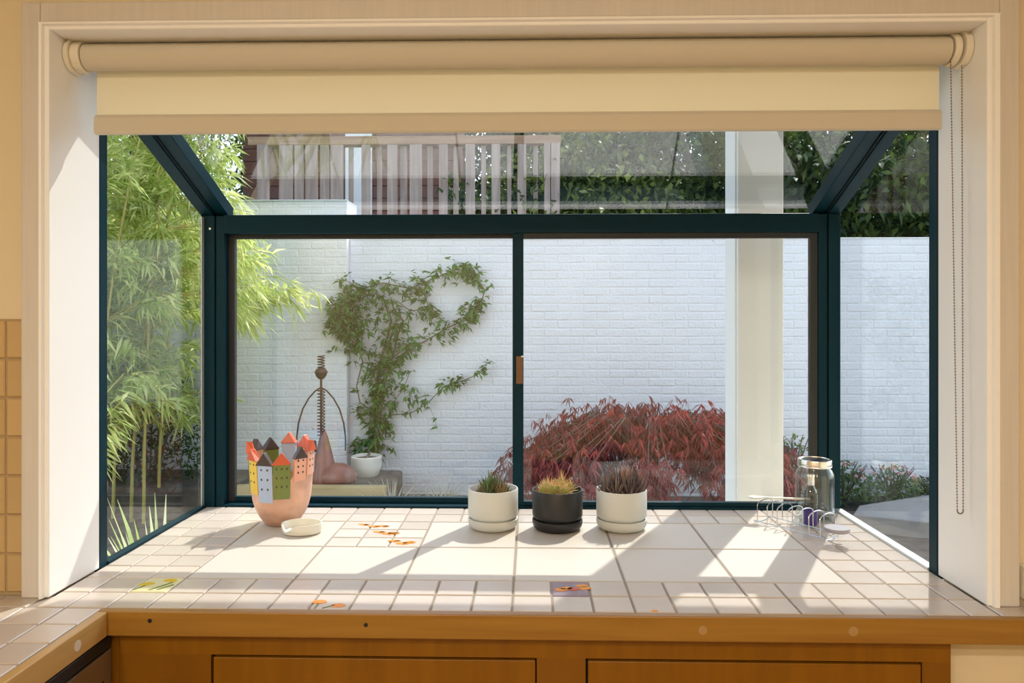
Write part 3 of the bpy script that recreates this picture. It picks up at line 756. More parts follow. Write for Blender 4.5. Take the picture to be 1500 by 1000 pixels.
# ---- wire rack
rk = thing('wire_rack', (.70, 2.05, ZC), 'chrome wire toast rack with rounded hoops beside the glass jar', 'rack')
A = Vector((.632, 2.112, 0)); B = Vector((.752, 1.956, 0)); ax = (B - A).normalized(); pw = Vector((-ax.y, ax.x, 0))
if pw.x < 0: pw = -pw
W_ = .070; rw = .0014
def RP(s_, t_, z): p = A + (B - A) * s_ + pw * W_ * t_; return (p.x, p.y, ZC + z)
for t_, nm in ((0, 'base_wire'), (1, 'base_wire')):
    MB().tube([RP(-.04, t_, .008), RP(.5, t_, .008), RP(1.04, t_, .008)], rw, 6).build(nm, M['chrome'], rk, True)
for s_ in (-.04, 1.04):
    MB().tube([RP(s_, 0, .008), RP(s_, .08, .0012), RP(s_, .5, .0012), RP(s_, .92, .0012), RP(s_, 1, .008)], rw, 6).build('foot_wire', M['chrome'], rk, True)
for q in range(7):
    s_ = .02 + q * .16; pts = [RP(s_, 0, .008), RP(s_, 0, .045)]
    for a in np.linspace(math.pi, 0, 9): pts.append(RP(s_, .5 + .5*math.cos(a)*1.0, .052 + .012*math.sin(a)))
    pts += [RP(s_, 1, .045), RP(s_, 1, .008)]
    MB().tube(pts, rw, 6).build('hoop', M['chrome'], rk, True)

# ---- white spoon lying over the rack hoops
spn = thing('spoon', (.70, 2.14, ZC + .064), 'white spoon lying on top of the wire rack', 'spoon')
hz = ZC + .0665
MB().tube([(.655, 2.142, hz), (.70, 2.135, hz), (.745, 2.128, hz), (.785, 2.122, hz + .001)], [.0022, .0026, .003, .0035], 8).build('handle', M['ceramic'], spn, True)
sb = MB(); rows = 6
sb.lathe([(.001, -.0045), (.008, -.004), (.0135, -.001), (.0155, .002), (.0148, .0025), (.012, .0005), (.006, -.002), (.001, -.0028)], 24, (0, 0, 0))
sbo = sb.build('bowl', M['ceramic'], spn, True); sbo.data.transform(Matrix.Translation((.640, 2.144, hz)) @ Matrix.Diagonal((1.45, 1, 1, 1)))

# ---- preserving jar
JX, JY = .815, 2.168
jr = thing('glass_jar', (JX, JY, ZC), 'large clear glass preserving jar with silver screw lid in the corner', 'jar')
jc = (JX, JY, ZC)
MB().lathe([(.001, .004), (.040, .002), (.047, .001), (.051, .006), (.0525, .014), (.0525, .118), (.051, .130), (.046, .141), (.0425, .146), (.0425, .158), (.0405, .158), (.0405, .147), (.044, .140), (.0485, .129), (.050, .117), (.050, .015), (.047, .008), (.001, .007)], 44, jc).build('glass_body', M['jarglass'], jr, True)
lid = MB().lathe([(.0425, .150), (.0455, .150), (.0465, .152), (.0455, .155), (.0465, .158), (.0455, .161), (.0460, .168), (.0450, .171), (.040, .1715), (.0395, .169), (.001, .1685)], 44, jc).build('screw_lid', M['silver'], jr, True)
MB().lathe([(.001, .1700), (.034, .1700), (.036, .1685)], 32, jc).build('dark_lid_disc', M['ceramic_k'], jr, True)

# ---- small bottle
bx_, by_ = .776, 2.094
bt = thing('small_bottle', (bx_, by_, ZC), 'small clear bottle with purple base band and silver cap, behind the wire rack', 'bottle')
bc = (bx_, by_, ZC)
MB().lathe([(.001, .003), (.014, .001), (.0175, .003), (.018, .008), (.018, .088), (.0165, .098), (.011, .108), (.0095, .112), (.0095, .122), (.008, .122), (.008, .112), (.0150, .097), (.0165, .087), (.0165, .008), (.001, .006)], 32, bc).build('glass_body', M['jarglass'], bt, True)
MB().lathe([(.0184, .006), (.0186, .008), (.0186, .046), (.0184, .048)], 32, bc).build('label_band', M['purple'], bt, True)
MB().lathe([(.0098, .113), (.0105, .114), (.0105, .140), (.0098, .142), (.001, .142)], 24, bc).build('cap', M['silver'], bt, True)
for q in range(5): MB().lathe([(.0182, .060 + q*.006), (.0188, .0615 + q*.006), (.0182, .063 + q*.006)], 24, bc).build('ridge', M['jarglass'], bt, True)

# ---- round stopper on a wire stem
dx, dy = .777, 1.920
st_ = thing('sink_stopper', (dx, dy, ZC), 'round lilac-grey rubber disc raised on a bent wire stem', 'stopper')
MB().lathe([(.001, .0345), (.029, .0345), (.0315, .037), (.0315, .042), (.030, .0445), (.001, .0450)], 36, (dx, dy, ZC)).build('disc', M['grey_rub'], st_, True)
MB().tube([(dx - .004, dy + .004, ZC + .036), (dx - .004, dy + .004, ZC + .026), (dx - .016, dy + .006, ZC + .021), (dx - .003, dy + .004, ZC + .015), (dx - .014, dy + .004, ZC + .009), (dx - .002, dy + .002, ZC + .0012), (dx + .012, dy, ZC + .0012), (dx + .010, dy - .012, ZC + .0012), (dx - .006, dy - .010, ZC + .0012)], .0011, 6).build('wire_stem', M['chrome'], st_, True)

# ================================================================ OUTSIDE: GROUND, WALL, POST, DECK
GZ = .10
grd = MB(); gn = 40
for j in range(gn + 1):
    for i in range(gn + 1):
        x = -9 + 20 * i / gn; y = 1.72 + 16 * j / gn
        grd.v.append((x, y, GZ + (.02 * math.sin(x*3.1 + y*2.3) + .015 * math.sin(x*7.3 - y*5.1) if 3 < y < 6 else 0) - .03))
for j in range(gn):
    for i in range(gn): a = j*(gn+1)+i; grd.f.append((a, a+1, a+gn+2, a+gn+1))
gr_o = tag(grd.build('ground', M['ground'], None, True), kind='structure')
# pale concrete patio outside the bay, in big slabs
pv = tile_mesh('patio_slab', 1.19, 1.09, .06, M['patio'], .006)
for i in range(7):
    for j in range(2):
        inst('patio_slab', pv, (-2.2 + 1.2*i, 2.35 + 1.1*j, GZ + .03), gr_o)
tag(MB().prism([(2.15, 5.05), (2.30, 5.30), (3.45, 5.88), (3.75, 5.6), (3.2, 4.6)], 'z', GZ - .05, GZ + .075).build('stone_ledge', M['paving'], bevel=.008), 'pale grey stone ledge slanting along the right flower bed', 'ledge')

# ---- painted brick garden wall
gw = thing('wall_garden', (0, 6.0, 0), kind='structure')
WY = 6.0; CH = .0655; BL = .208; JT = .006
WTOP = 2.118; WTOP2 = 2.42; XP = -1.447
MB().box(XP, 4.6, WY + .003, WY + .22, -.1, WTOP - .012).build('wall_core', M['brick'], gw)
MB().box(-6.0, XP - .002, WY - .077, WY + .25, -.1, WTOP2 - .012).build('wall_core', M['brick'], gw)
brick_me = []
for q in range(6):
    mb = MB(); a, b = (BL - JT)/2, (CH - JT)/2; e = .007
    r_ = np.random.default_rng(q)
    F0 = [(-a, 0, -b), (a, 0, -b), (a, 0, b), (-a, 0, b)]
    j_ = lambda: float(r_.uniform(-.0018, .0018))
    F1 = [(-a + e + j_(), -.0026 + j_()*.8, -b + e + j_()), (a - e + j_(), -.0026 + j_()*.8, -b + e + j_()), (a - e + j_(), -.0026 + j_()*.8, b - e + j_()), (-a + e + j_(), -.0026 + j_()*.8, b - e + j_())]
    mb.add(F0 + F1, [(4,5,6,7)] + [(k, (k+1) % 4, 4 + (k+1) % 4, 4 + k) for k in range(4)])
    brick_me.append(mb.mesh('brick', M['brick'], False))
spots = []
def courses(x0, x1, yf, ztop):
    ncs = int((ztop + .1) / CH)
    for r in range(ncs):
        z = ztop - CH * (r + .5)
        off = (r % 2) * BL / 2
        x = x0 - off
        while x < x1:
            c0, c1 = max(x, x0), min(x + BL, x1)
            if c1 - c0 > .06: spots.append(((c0 + c1)/2, yf, z, (c1 - c0 - JT) / (BL - JT)))
            x += BL
courses(XP, 4.6, WY + .003, WTOP); courses(-6.0, XP - .002, WY - .077, WTOP2)
def vis(s_):
    x, y, z, _ = s_; px = 750 + 1100 * (x / y + .0236); py = 465 - 1100 * (z - 1.485) / y
    return (340 < px < 1060 or 1150 < px < 1372) and 348 < py < 640
inview = [s_ for s_ in spots if vis(s_)]
inview.sort(key=lambda s_: abs(s_[0] - .2) + .6 * abs(s_[2] - 1.75))
single = set(inview[:300])
rest = MB()
for i, s_ in enumerate(spots):
    x, y, z, sx = s_
    if s_ in single:
        inst('brick', brick_me[i % 6], (x, y + random.uniform(-.0015, .001), z), gw, (sx, 1, 1))
    else:
        me = brick_me[i % 6]; dy_ = random.uniform(-.0015, .001)
        rest.add([(x + v.co.x*sx, y + dy_ + v.co.y, z + v.co.z) for v in me.vertices], [tuple(p.vertices) for p in me.polygons])
ro_ = rest.build('brickwork', M['brick'], gw); ro_['kind'] = 'stuff'
# rough mortar caps on top
MB().box(XP - .004, 4.6, WY - .006, WY + .22, WTOP - .012, WTOP).build('wall_cap', M['brick'], gw, bevel=.004)
MB().box(-6.0, XP - .0, WY - .088, WY + .25, WTOP2 - .012, WTOP2).build('wall_cap', M['brick'], gw, bevel=.004)

# ---- white porch post with the upper landing it carries
pp = thing('porch_post', (.80, 2.70, GZ), 'square white painted wooden porch post standing just outside the window', 'post')
MB().box(.722, .880, 2.625, 2.785, GZ - .05, 2.56).build('shaft', M['post'], pp, bevel=.004)
MB().box(.716, .722, 2.640, 2.770, GZ, 2.56).build('corner_board', M['post'], pp, bevel=.002)
MB().box(.704, .898, 2.607, 2.803, GZ - .05, GZ + .16).build('plinth', M['post'], pp, bevel=.004)
ud = thing('upper_landing', (1.3, 2.4, 2.56), 'white painted timber landing overhead carried by the porch post', 'landing')
MB().box(-.275, 3.2, 2.70, 2.79, 2.56, 2.86).build('edge_beam', M['post'], ud, bevel=.005)
for k in range(8): MB().box(-.20 + k*.45, -.155 + k*.45, 1.705, 2.70, 2.62, 2.80).build('joist', M['post'], ud)
for k in range(7): MB().box(-.275, 3.2, 1.71 + k*.155, 1.86 + k*.155, 2.862, 2.89).build('deck_board', M['deckwood'], ud)

# ---- neighbour's deck railing beyond the wall
RY = 7.5
rl = thing('deck_railing', (-1.2, RY, 2.2), 'weathered grey wooden deck railing of upright boards above the garden wall', 'railing')
MB().box(-2.83, .31, RY - .03, RY + .11, 3.215, 3.30).build('top_rail', M['deckrail'], rl, bevel=.006)
MB().box(-2.83, .31, RY + .0, RY + .04, 2.10, 2.18).build('bottom_rail', M['deckrail'], rl)
def px2x(px, y): return (px - 776.0) / 1100.0 * y
for x0, x1 in ((375, 390), (797, 806), (807, 820)):
    MB().box(px2x(x0, RY), px2x(x1, RY), RY - .04, RY + .05, 2.0, 3.22).build('post', M['deckwood'], rl, bevel=.006)
fr = [(407, 427), (430, 443), (446, 464), (468, 481), (483, 502), (529, 542), (567, 582), (600, 618), (643, 656), (682, 696), (720, 733), (758, 771)]
for x0, x1 in fr: MB().box(px2x(x0, RY), px2x(x1, RY), RY - .025, RY, 2.1, 3.215).build('front_board', M['deckwood'], rl, bevel=.003)
bk = [(510, 517), (552, 559), (586, 596), (626, 634), (664, 672), (705, 712), (743, 749), (781, 788)]
for x0, x1 in bk: MB().box(px2x(x0, RY + .07), px2x(x1, RY + .07), RY + .045, RY + .07, 2.1, 3.215).build('rear_board', M['deckwood'], rl, bevel=.003)
MB().prism([(-3.02, 2.35), (-2.90, 2.35), (-2.42, 3.32), (-2.54, 3.32)], 'y', RY + .08, RY + .15).build('diagonal_brace', M['deckrail'], rl)
# neighbour's house behind the railing
nh = thing('neighbour_house', (-2.4, 9.6, 0), 'dark red-brown board-clad house behind the deck railing', 'house')
MB().box(-3.7, -.95, 9.62, 11.0, 0, 4.5).build('wall', M['siding'], nh)
for k in range(16): MB().box(-3.7, -.95, 9.595, 9.62, 1.9 + k*.16, 2.05 + k*.16).build('siding_board', M['siding'], nh)
dr = MB().box(-2.36, -2.02, 9.555, 9.595, 1.9, 3.95).build('door', M['door_w'], nh)
MB().box(-2.26, -2.12, 9.545, 9.556, 2.9, 3.7).build('pane', M['black'], dr) if False else None

# ================================================================ PLANTS
def tree(name, label, x, y, z0, h, cr, n, mat, leaf=.13, group='trees beyond the garden wall', cz=None, flat=.9):
    t = thing(name, (x, y, z0), label, 'tree', group)
    tr_ = MB(); pts = [(x + .06*math.sin(k*1.7), y + .05*math.cos(k*1.3), z0 + h*.75*k/6) for k in range(7)]
    tr_.tube(pts, [.13*(1 - .1*k) for k in range(7)], 8).build('trunk', M['bark'], t, True)
    br = MB()
    cz = cz if cz is not None else z0 + h*.62
    for k in range(12):
        a = k*2.4; p0 = pts[3 + k % 4]; e = (x + cr*.75*math.cos(a), y + cr*.6*math.sin(a), cz + (random.uniform(-.5, .7))*cr*.7)
        m_ = tuple((p + q)/2 + random.uniform(-.1, .1) for p, q in zip(p0, e)); br.tube([p0, m_, e], [.045, .03, .012], 5)
    br.build('branches', M['bark'], t, True)
    # clustered foliage
    nc = max(30, n // 60); a = rng.uniform(0, 2*np.pi, nc); c = rng.uniform(-1, 1, nc); r = rng.uniform(.35, 1, nc) ** .5
    s_ = np.sqrt(1 - c*c)
    C = np.stack([x + cr*r*s_*np.cos(a), y + cr*.8*r*s_*np.sin(a), cz + cr*flat*r*c], 1)
    idx = rng.integers(0, nc, n); P = C[idx] + rng.normal(0, cr*.13, (n, 3)); P[:, 2] = np.maximum(P[:, 2], z0 + .1)
    D = unit(rng.normal(0, 1, (n, 3)) + [0, 0, -.2])
    leaf_mesh('foliage', mat, P, D, rng.uniform(.7, 1.3, n)*leaf, rng.uniform(.7, 1.2, n)*leaf*.5, t)
    return t
tl_ = [(-5.1, 8.1, 5.2, 1.6, M['l_tree2'], 'olive green tree at the far left behind the bamboo'),
       (-3.5, 14.2, 7.0, 2.4, M['l_tree'], 'dark tree rising behind the neighbouring house at left'),
       (.35, 12.6, 5.6, 1.9, M['l_tree'], 'dark green tree behind the right part of the deck railing'),
       (.75, 8.4, 3.6, 1.25, M['l_tree2'], 'olive tree beside the right end of the deck railing'),
       (1.9, 8.9, 4.4, 1.5, M['l_tree'], 'dark tree between railing and porch post'),
       (2.15, 12.0, 6.2, 2.4, M['l_tree2'], 'tall olive tree far behind the porch post'),
       (3.3, 8.3, 3.7, 1.3, M['l_tree'], 'dark leafy tree right of the porch post'),
       (4.6, 8.9, 4.6, 1.7, M['l_tree2'], 'olive green tree at the right end of the garden wall'),
       (5.6, 11.5, 6.2, 2.4, M['l_tree'], 'tall dark tree at far right behind the garden wall')]
for x, y, h, cr, mt, lb in tl_: tree('garden_tree', lb, x, y, .1, h, cr, 11000, mt, .11 if y < 10 else .16, cz=h - cr*.95)
def hedge(name, label, x0, x1, y, z0, z1, n, mat, dep=.5):
    t = thing(name, ((x0+x1)/2, y, GZ), label, 'hedge')
    st = MB()
    for k in range(int((x1 - x0) / .35)): st.tube([(x0 + .2 + k*.35, y, GZ - .02), (x0 + .2 + k*.35 + .05, y, z1*.8)], [.025, .012], 5)
    st.build('stems', M['bark'], t)
    P = np.stack([rng.uniform(x0, x1, n), y + rng.normal(0, dep*.4, n), z0 + (z1 - z0) * rng.uniform(0, 1, n) ** .8], 1)
    P[:, 2] += .12*np.sin(P[:, 0]*4) * (P[:, 2] - z0)
    leaf_mesh('foliage', mat, P, unit(rng.normal(0, 1, (n, 3))), rng.uniform(.06, .12, n), rng.uniform(.03, .06, n), t)
hedge('evergreen_hedge', 'dense dark evergreen hedge behind the low part of the garden wall', -.9, 6.0, 7.9, 1.2, 2.95, 26000, M['l_tree'])

# ---- bamboo
bb = thing('bamboo', (-2.8, 5.0, GZ), 'tall bright yellow-green bamboo clump left of the window', 'bamboo')
tips = []
for k in range(24):
    x0 = -4.15 + .068*k + random.uniform(-.06, .06); y0 = 4.75 + random.uniform(-.35, .7); h = random.uniform(2.6, 3.9)
    lean = (random.uniform(-.35, .25) + .02*k, random.uniform(-.5, .2))
    pts = []
    for j in range(9):
        f = j/8; pts.append((x0 + lean[0]*f*f*1.1, y0 + lean[1]*f*f, GZ - .02 + h*f - .25*f**3*abs(lean[0])))
    MB().tube(pts, [.012*(1 - .75*j/8) for j in range(9)], 6).build('culm', M['culm'], bb, True)
    for j in range(44):
        f = random.uniform(.2, 1.0); i = min(int(f*8), 7); u = f*8 - i
        p = np.array(pts[i])*(1-u) + np.array(pts[i+1])*u
        a = random.uniform(0, 2*math.pi); l = random.uniform(.15, .65)*(1.1 - .4*f)
        tips.append((p, np.array((math.cos(a)*l, math.sin(a)*l*.7, random.uniform(.0, .25)))))
# the sprays that reach across the front panes
for (px_, py_, Y_) in ((345, 300, 4.8), (360, 330, 4.8), (352, 365, 4.9), (375, 385, 4.9), (365, 410, 5.0), (350, 430, 4.9), (395, 415, 5.1), (415, 425, 5.2), (438, 432, 5.2), (455, 425, 5.2), (385, 440, 5.1), (352, 470, 5.0), (400, 372, 5.1),
                       (360, 455, 4.9), (430, 445, 5.2), (405, 455, 5.2), (345, 345, 4.8), (350, 400, 4.9), (352, 312, 4.9), (335, 285, 4.8)):
    e = np.array(((px_ - 776)/1100*Y_, Y_, 1.485 - (py_ - 465)/1100*Y_)); b0 = e + np.array((-.45, random.uniform(-.1, .1), random.uniform(.0, .2)))
    tips.append((b0, e - b0))
    if px_ < 400: e2 = e + np.array((random.uniform(-.12, .05), .1, random.uniform(-.12, .12))); tips.append((b0, e2 - b0))
tw = MB(); P = []; D = []
for p, d in tips:
    e = p + d; mid = p + d*.5 + np.array((0, 0, .05)); tw.tube([tuple(p), tuple(mid), tuple(e)], [.004, .003, .0015], 4)
    for q in range(random.randint(5, 7)):
        f = random.uniform(.35, 1.05); c = p + d*f + np.array((0, 0, .04*(1-f)))
        for s_ in range(random.randint(5, 8)):
            P.append(c + rng.normal(0, .02, 3)); D.append(unit(d*.8/np.linalg.norm(d) + rng.normal(0, .55, 3) + np.array((0, 0, -.35))))
tw.build('twigs', M['culm'], bb, True)
n = len(P); leaf_mesh('leaves', M['l_bamboo'], P, D, rng.uniform(.09, .17, n), rng.uniform(.013, .023, n), bb, .3)

# ---- potted bamboo at far left
pb = thing('potted_bamboo', (-2.52, 4.0, GZ), 'brown clay pot with drooping bamboo leaves at the left edge of the window', 'potted plant')
MB().lathe([(.001, 0), (.13, 0), (.15, .05), (.19, .25), (.20, .42), (.215, .44), (.215, .48), (.19, .48), (.18, .42), (.001, .41)], 28, (-2.52, 4.0, GZ)).build('pot', M['claypot'], pb, True)
sm = MB(); P = []; D = []
for k in range(9):
    a = k*.7; e = (-2.52 + .32*math.cos(a), 4.0 + .25*math.sin(a), GZ + random.uniform(.75, 1.15)); sm.tube([(-2.52 + .05*math.cos(a), 4.0 + .05*math.sin(a), GZ + .40), ((e[0] - 2.52)/2, (e[1] + 4.0)/2, e[2]*.85), e], [.006, .005, .002], 5)
    for q in range(26): f = random.uniform(.4, 1.0); P.append(np.array((-2.52 + (e[0]+2.52)*f, 4 + (e[1]-4)*f, GZ + .4 + (e[2]-GZ-.4)*f))); D.append(unit(np.array((math.cos(a), math.sin(a), -.3)) + rng.normal(0, .5, 3)))
sm.build('stems', M['culm'], pb, True); n = len(P); leaf_mesh('leaves', M['l_bamboo'], P, D, rng.uniform(.12, .2, n), rng.uniform(.016, .024, n), pb, .4)

# ---- strap-leaved clumps close outside the glass
def strap(x, y, n, h, label, mat=None, wid=.02, spread=.45, nm='strap_leaf_plant'):
    t = thing(nm, (x, y, GZ), label, 'plant')
    mb = MB()
    for k in range(n):
        a = random.uniform(0, 2*math.pi); l = h*random.uniform(.7, 1.0); s_ = spread*random.uniform(.3, 1.0); w = wid*random.uniform(.7, 1.2)
        px_, py_ = -math.sin(a), math.cos(a); vs_ = []
        for j in range(6):
            f = j/5; r = s_*f**1.5 + .02; zz = GZ - .03 + l*(f - .22*f**3*s_/spread); ww = w*(1 - f**2.5)*.5 + .0006
            cxx, cyy = x + r*math.cos(a), y + r*math.sin(a); vs_ += [(cxx + px_*ww, cyy + py_*ww, zz), (cxx - px_*ww, cyy - py_*ww, zz)]
        mb.add(vs_, [(2*j, 2*j+1, 2*j+3, 2*j+2) for j in range(5)])
    o = mb.build('leaves', mat or M['l_strap'], t, False); o['kind'] = 'stuff'
    MB().lathe([(.001, .05), (.03, .045), (.05, -.04)], 10, (x, y, GZ)).build('crown', M['l_green'], t, True)
strap(-1.36, 2.74, 54, .84, 'variegated strap-leaf plant outside the left side pane', wid=.026, spread=.5)
strap(-1.10, 2.98, 26, .82, 'yellow-green strap-leaf plant behind the vase outside the front pane', spread=.28)
strap(-.86, 3.05, 10, .74, 'yellow-green strap-leaf plant right of the vase outside the front pane', spread=.28)
strap(-.95, 5.15, 60, .34, 'tuft of dry grass in front of the vine pot', M['l_dry'], .010, .32, 'dry_grass')
strap(-.62, 5.30, 60, .30, 'tuft of dry grass at the foot of the white wall', M['l_dry'], .010, .30, 'dry_grass')

# ---- raised bed, ornament, vine pot
rb = thing('raised_bed', (-1.6, 5.3, GZ), 'raised soil bed edged with a pale timber at the wall', 'garden bed')
MB().box(-5.6, -1.0, 5.24, 5.90, GZ - .05, .285).build('soil', M['ground'], rb, bevel=.02)
MB().box(-2.05, -1.0, 5.16, 5.24, GZ - .05, .315).build('edging_timber', M['timber'], rb, bevel=.008)
OX, OY = -1.515, 5.42
go = thing('garden_ornament', (OX, OY, .285), 'rusty iron spring ornament with hoop arms on a red-brown boot-shaped base', 'ornament')
def hel(z0, z1, r, turns, wr):
    m_ = int(turns*14); return MB().tube([(OX + r*math.cos(k*math.pi/7), OY + r*math.sin(k*math.pi/7), z0 + (z1-z0)*k/m_) for k in range(m_ + 1)], wr, 5)
hel(1.115, 1.21, .024, 5, .0045).build('top_spring', M['rust'], go, True)
MB().lathe([(.001, 1.035), (.02, 1.040), (.038, 1.062), (.043, 1.082), (.050, 1.090), (.043, 1.096), (.034, 1.112), (.015, 1.122), (.001, 1.123)], 20, (OX, OY, 0)).build('ball', M['rust'], go, True)
MB().tube([(OX, OY, .58), (OX, OY, 1.06)], .009, 8).build('rod', M['rust'], go, True)
hel(.62, .965, .026, 15, .0042).build('long_spring', M['rust'], go, True)
for s_ in (-1, 1):
    MB().tube([(OX + s_*x, OY, z) for x, z in ((.005, .975), (.04, .955), (.09, .90), (.135, .82), (.165, .72), (.178, .62), (.178, .52))], .006, 6).build('hoop_arm', M['rust'], go, True)
MB().lathe([(.012, .66), (.03, .62), (.055, .52), (.085, .40), (.10, .33), (.10, .287), (.001, .286)], 24, (OX + .02, OY, 0)).build('cone_base', M['boot'], go, True)
bm_ = MB().lathe([(.001, .286), (.10, .286), (.125, .31), (.128, .35), (.10, .40), (.05, .43), (.001, .435)], 24, (0, 0, 0)).build('boot_toe', M['boot'], go, True)
bm_.data.transform(Matrix.Translation((OX + .12, OY - .02, 0)) @ Matrix.Diagonal((1.15, .8, 1, 1)))

vp = thing('vine_pot', (-1.235, 5.66, .285), 'round white ceramic pot at the foot of the vine', 'pot')
MB().lathe([(.001, 0), (.075, 0), (.095, .02), (.112, .08), (.115, .15), (.108, .155), (.104, .13), (.001, .125)], 32, (-1.235, 5.66, .286)).build('pot', M['ceramic'], vp, True)
MB().lathe([(.001, .135), (.105, .131)], 20, (-1.235, 5.66, .286)).build('soil', M['soil'], vp, True)

# ---- climbing vine on the wall
vn = thing('climbing_vine', (-1.2, 5.66, .42), 'green leafy vine climbing the white brick wall from the pot', 'vine')
def WP(px_, py_, off=.0):
    Y_ = (5.955 if px_ > 512 else 5.895) - off; return np.array(((px_ - 776)/1100*Y_, Y_, 1.485 - (py_ - 465)/1100*Y_))
paths = [  # (points, stem radius, leaf count, scatter px)
    ([(545, 668), (546, 640), (550, 590), (553, 540), (565, 500), (572, 470), (562, 440), (548, 428)], .011, 520, 13),
    ([(552, 668), (556, 620), (560, 570), (575, 520), (582, 490), (590, 470), (575, 450)], .008, 430, 14),
    ([(548, 660), (540, 600), (526, 590), (521, 565), (530, 530), (522, 505), (502, 490)], .006, 26, 6),
    ([(522, 505), (512, 480), (515, 455), (520, 435)], .006, 760, 17),
    ([(500, 450), (495, 470), (505, 478)], .004, 360, 12),
    ([(510, 440), (530, 422), (560, 414), (600, 422), (640, 406), (675, 390), (693, 398), (710, 425), (704, 448), (682, 468), (655, 480), (632, 494), (600, 512), (580, 525)], .006, 640, 10),
    ([(660, 396), (690, 392), (700, 405)], .005, 130, 8), ([(700, 448), (685, 465), (672, 472)], .004, 150, 7),
    ([(600, 420), (620, 425), (628, 450), (632, 475)], .004, 190, 10), ([(580, 440), (600, 455), (628, 452), (650, 470)], .004, 50, 7),
    ([(500, 408), (515, 415), (530, 425)], .003, 50, 8), ([(530, 530), (555, 540), (580, 520), (600, 505)], .004, 130, 12),
    ([(552, 600), (575, 590), (590, 570), (600, 545)], .003, 110, 12), ([(520, 600), (535, 605), (548, 615)], .003, 60, 7),
    ([(550, 610), (600, 606), (625, 592), (648, 568), (676, 558), (694, 551), (704, 545), (713, 533)], .004, 18, 4),
    ([(645, 568), (668, 560), (690, 556)], .003, 70, 5), ([(700, 546), (706, 540)], .002, 14, 4), ([(712, 533), (716, 530)], .002, 9, 3),
    ([(600, 606), (606, 590), (600, 575)], .002, 26, 6), ([(625, 590), (622, 575)], .002, 14, 5), ([(530, 668), (525, 650), (522, 640)], .003, 60, 7),
    ([(628, 595), (636, 612), (640, 628)], .0015, 8, 3), ([(552, 640), (568, 612), (572, 590)], .003, 60, 9), ([(545, 640), (560, 660), (548, 668)], .003, 30, 9)]
stm = MB(); P = []; D = []
for pts, r, n_, sc_ in paths:
    W3 = [WP(*p, off=random.uniform(.0, .03)) for p in pts]; stm.tube([tuple(w) for w in W3], r, 5)
    seg = [np.linalg.norm(W3[i+1]-W3[i]) for i in range(len(W3)-1)]; tot = sum(seg)
    for k in range(n_ // 4 + 1):
        u = random.uniform(0, tot); i = 0
        while i < len(seg) - 1 and u > seg[i]: u -= seg[i]; i += 1
        c = W3[i] + (W3[i+1]-W3[i]) * min(u/seg[i], 1) + np.array((rng.normal(0, sc_*.0042), 0, rng.normal(0, sc_*.0042)))
        c[1] = min(c[1] - abs(rng.normal(.01, .03)), 5.955 if c[0] > XP + .03 else 5.895)
        a = random.uniform(0, 2*math.pi)
        for q in range(4):
            d = np.array((math.cos(a + (q-1.5)*.6), -.35 + rng.normal(0, .15), math.sin(a + (q-1.5)*.6)*.6 - .35))
            P.append(c + rng.normal(0, .006, 3)); D.append(unit(d))
stm.tube([(-1.235, 5.66, .42), (-1.24, 5.80, .44), tuple(WP(546, 668))], .011, 6)
stm.build('stems', M['vstem'], vn, True)
P = np.array(P); P[:, 1] = np.minimum(P[:, 1], np.where(P[:, 0] < XP + .03, 5.895, 5.965)); n = len(P)
leaf_mesh('leaves', M['l_vine'], P, D, rng.uniform(.035, .075, n), rng.uniform(.016, .030, n), vn, .2)

# ---- red laceleaf maple
mp_ = thing('red_maple', (.85, 5.1, GZ), 'low dome of dark red lace-leaf maple in front of the wall', 'shrub')
tk = MB(); tk.tube([(.85, 5.1, GZ - .03), (.83, 5.1, .3), (.80, 5.08, .5)], [.05, .042, .035], 8); P = []; D = []
for k in range(110):
    a = rng.uniform(0, 2*math.pi); q = rng.uniform(.25, 1) ** .6
    ex, ey = .85 + .98*q*math.cos(a), 5.1 + .55*q*math.sin(a); top = .80 - .30*q**3 + .03*math.sin(a*5) + rng.normal(0, .035)
    m1 = (.82 + (ex-.82)*.45, 5.1 + (ey-5.1)*.45, .62 + .20*q*.5 + .12)
    pts = [(.80, 5.08, .48), m1, (ex, ey, top), (ex + .10*math.cos(a), ey + .08*math.sin(a), top - .20)]
    tk.tube(pts, [.007, .005, .003, .0012], 4)
    for j in range(42):
        f = rng.uniform(.25, 1.0); i = 1 if f < .5 else 2; u = (f - (.25 if i == 1 else .5)) / (.25 if i == 1 else .5)
        c = np.array(pts[i])*(1-u) + np.array(pts[i+1])*u + rng.normal(0, .055, 3) + np.array((0, 0, .03 - abs(rng.normal(0, .07))))
        aa = rng.uniform(0, 2*math.pi)
        for l in range(5):
            P.append(c); D.append(unit(np.array((math.cos(aa + l*.5 - 1), math.sin(aa + l*.5 - 1), -.9 + rng.normal(0, .3)))))
tk.build('branches', M['bark'], mp_, True)
P = np.array(P); P[:, 2] = np.maximum(P[:, 2], GZ + .05); n = len(P)
leaf_mesh('leaves', M['l_maple'], P, D, rng.uniform(.05, .10, n), rng.uniform(.007, .013, n), mp_, .35)

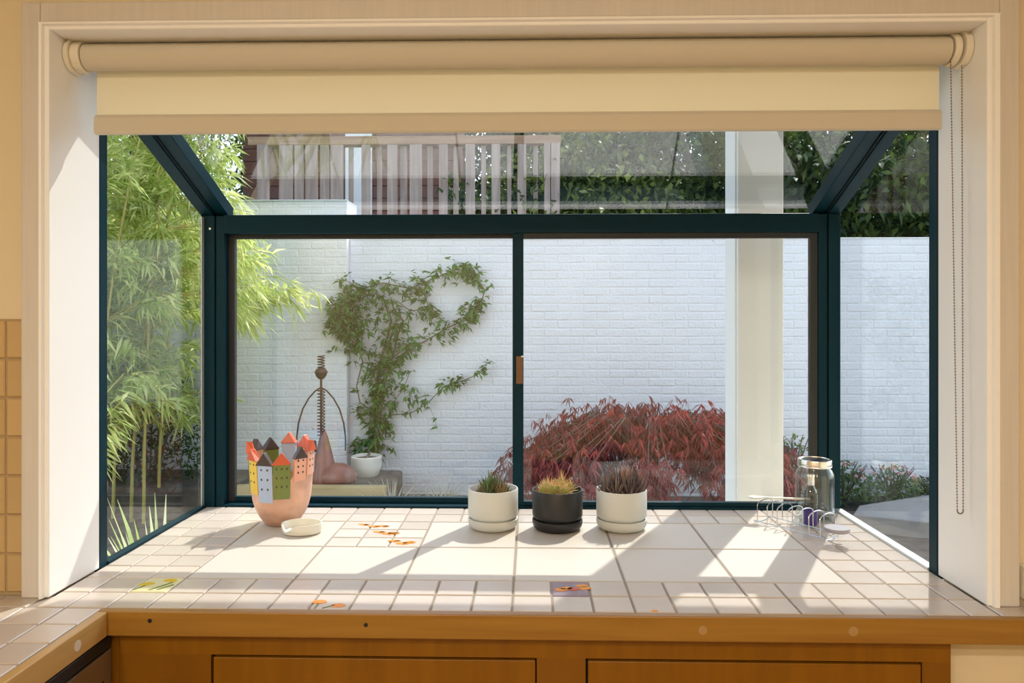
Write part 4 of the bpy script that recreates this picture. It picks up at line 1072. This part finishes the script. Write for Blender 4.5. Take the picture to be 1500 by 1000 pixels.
# ---- low shrubs right of the post
def shrub(x, y, rx, h, n, label, flowers=0, mat=None, nm='flowering_shrub'):
    t = thing(nm, (x, y, GZ), label, 'shrub')
    s2 = MB()
    for k in range(10):
        a = k*.63; s2.tube([(x, y, GZ - .02), (x + rx*.4*math.cos(a), y + rx*.4*math.sin(a), GZ + h*.6), (x + rx*.8*math.cos(a), y + rx*.6*math.sin(a), GZ + h*.95)], [.008, .006, .003], 4)
    s2.build('stems', M['bark'], t, True)
    a = rng.uniform(0, 2*np.pi, n); q = np.sqrt(rng.uniform(0, 1, n))
    P = np.stack([x + rx*q*np.cos(a), y + rx*.6*q*np.sin(a), GZ + h*rng.uniform(.08, 1, n)*(1 - .45*q*q)], 1)
    leaf_mesh('leaves', mat or M['l_green'], P, unit(rng.normal(0, 1, (n, 3)) + [0, 0, .5]), rng.uniform(.03, .07, n), rng.uniform(.012, .026, n), t)
    if flowers:
        a = rng.uniform(0, 2*np.pi, flowers); q = np.sqrt(rng.uniform(0, 1, flowers))
        C = np.stack([x + rx*q*np.cos(a), y - .02 + rx*.6*q*np.sin(a), GZ + h*(1.02 - .45*q*q)], 1)
        P = np.repeat(C, 6, 0); leaf_mesh('flowers', M['l_pink'], P, unit(rng.normal(0, 1, (len(P), 3))), .028, .018, t)
for sx_, sh_, lb_ in ((-4.1, 1.9, 'dark shrub added to darken the shaded wall behind the bamboo, farthest left'), (-3.45, 1.6, 'dark shrub added to darken the shaded wall behind the bamboo, middle one'), (-2.85, 1.15, 'dark shrub added to darken the shaded wall behind the bamboo, nearest the window corner')):
    shrub(sx_, 5.55, .46, sh_, 2600, lb_, 0, M['l_tree'], 'leafy_shrub')  # added dark foliage standing in for shade on the wall behind
shrub(2.32, 5.62, .22, .32, 700, 'low shrub with pink flowers by the wall, nearest the window corner', 14)
shrub(2.72, 5.70, .20, .28, 550, 'low shrub with pink flowers by the wall, above the stone ledge', 12)
shrub(1.98, 5.72, .16, .52, 500, 'slender dark-tipped shrub just right of the porch post', 0, M['l_green'], 'leafy_shrub')
shrub(3.10, 5.86, .18, .16, 300, 'low dark groundcover at the wall foot, far right', 0, M['l_tree'], 'leafy_shrub')
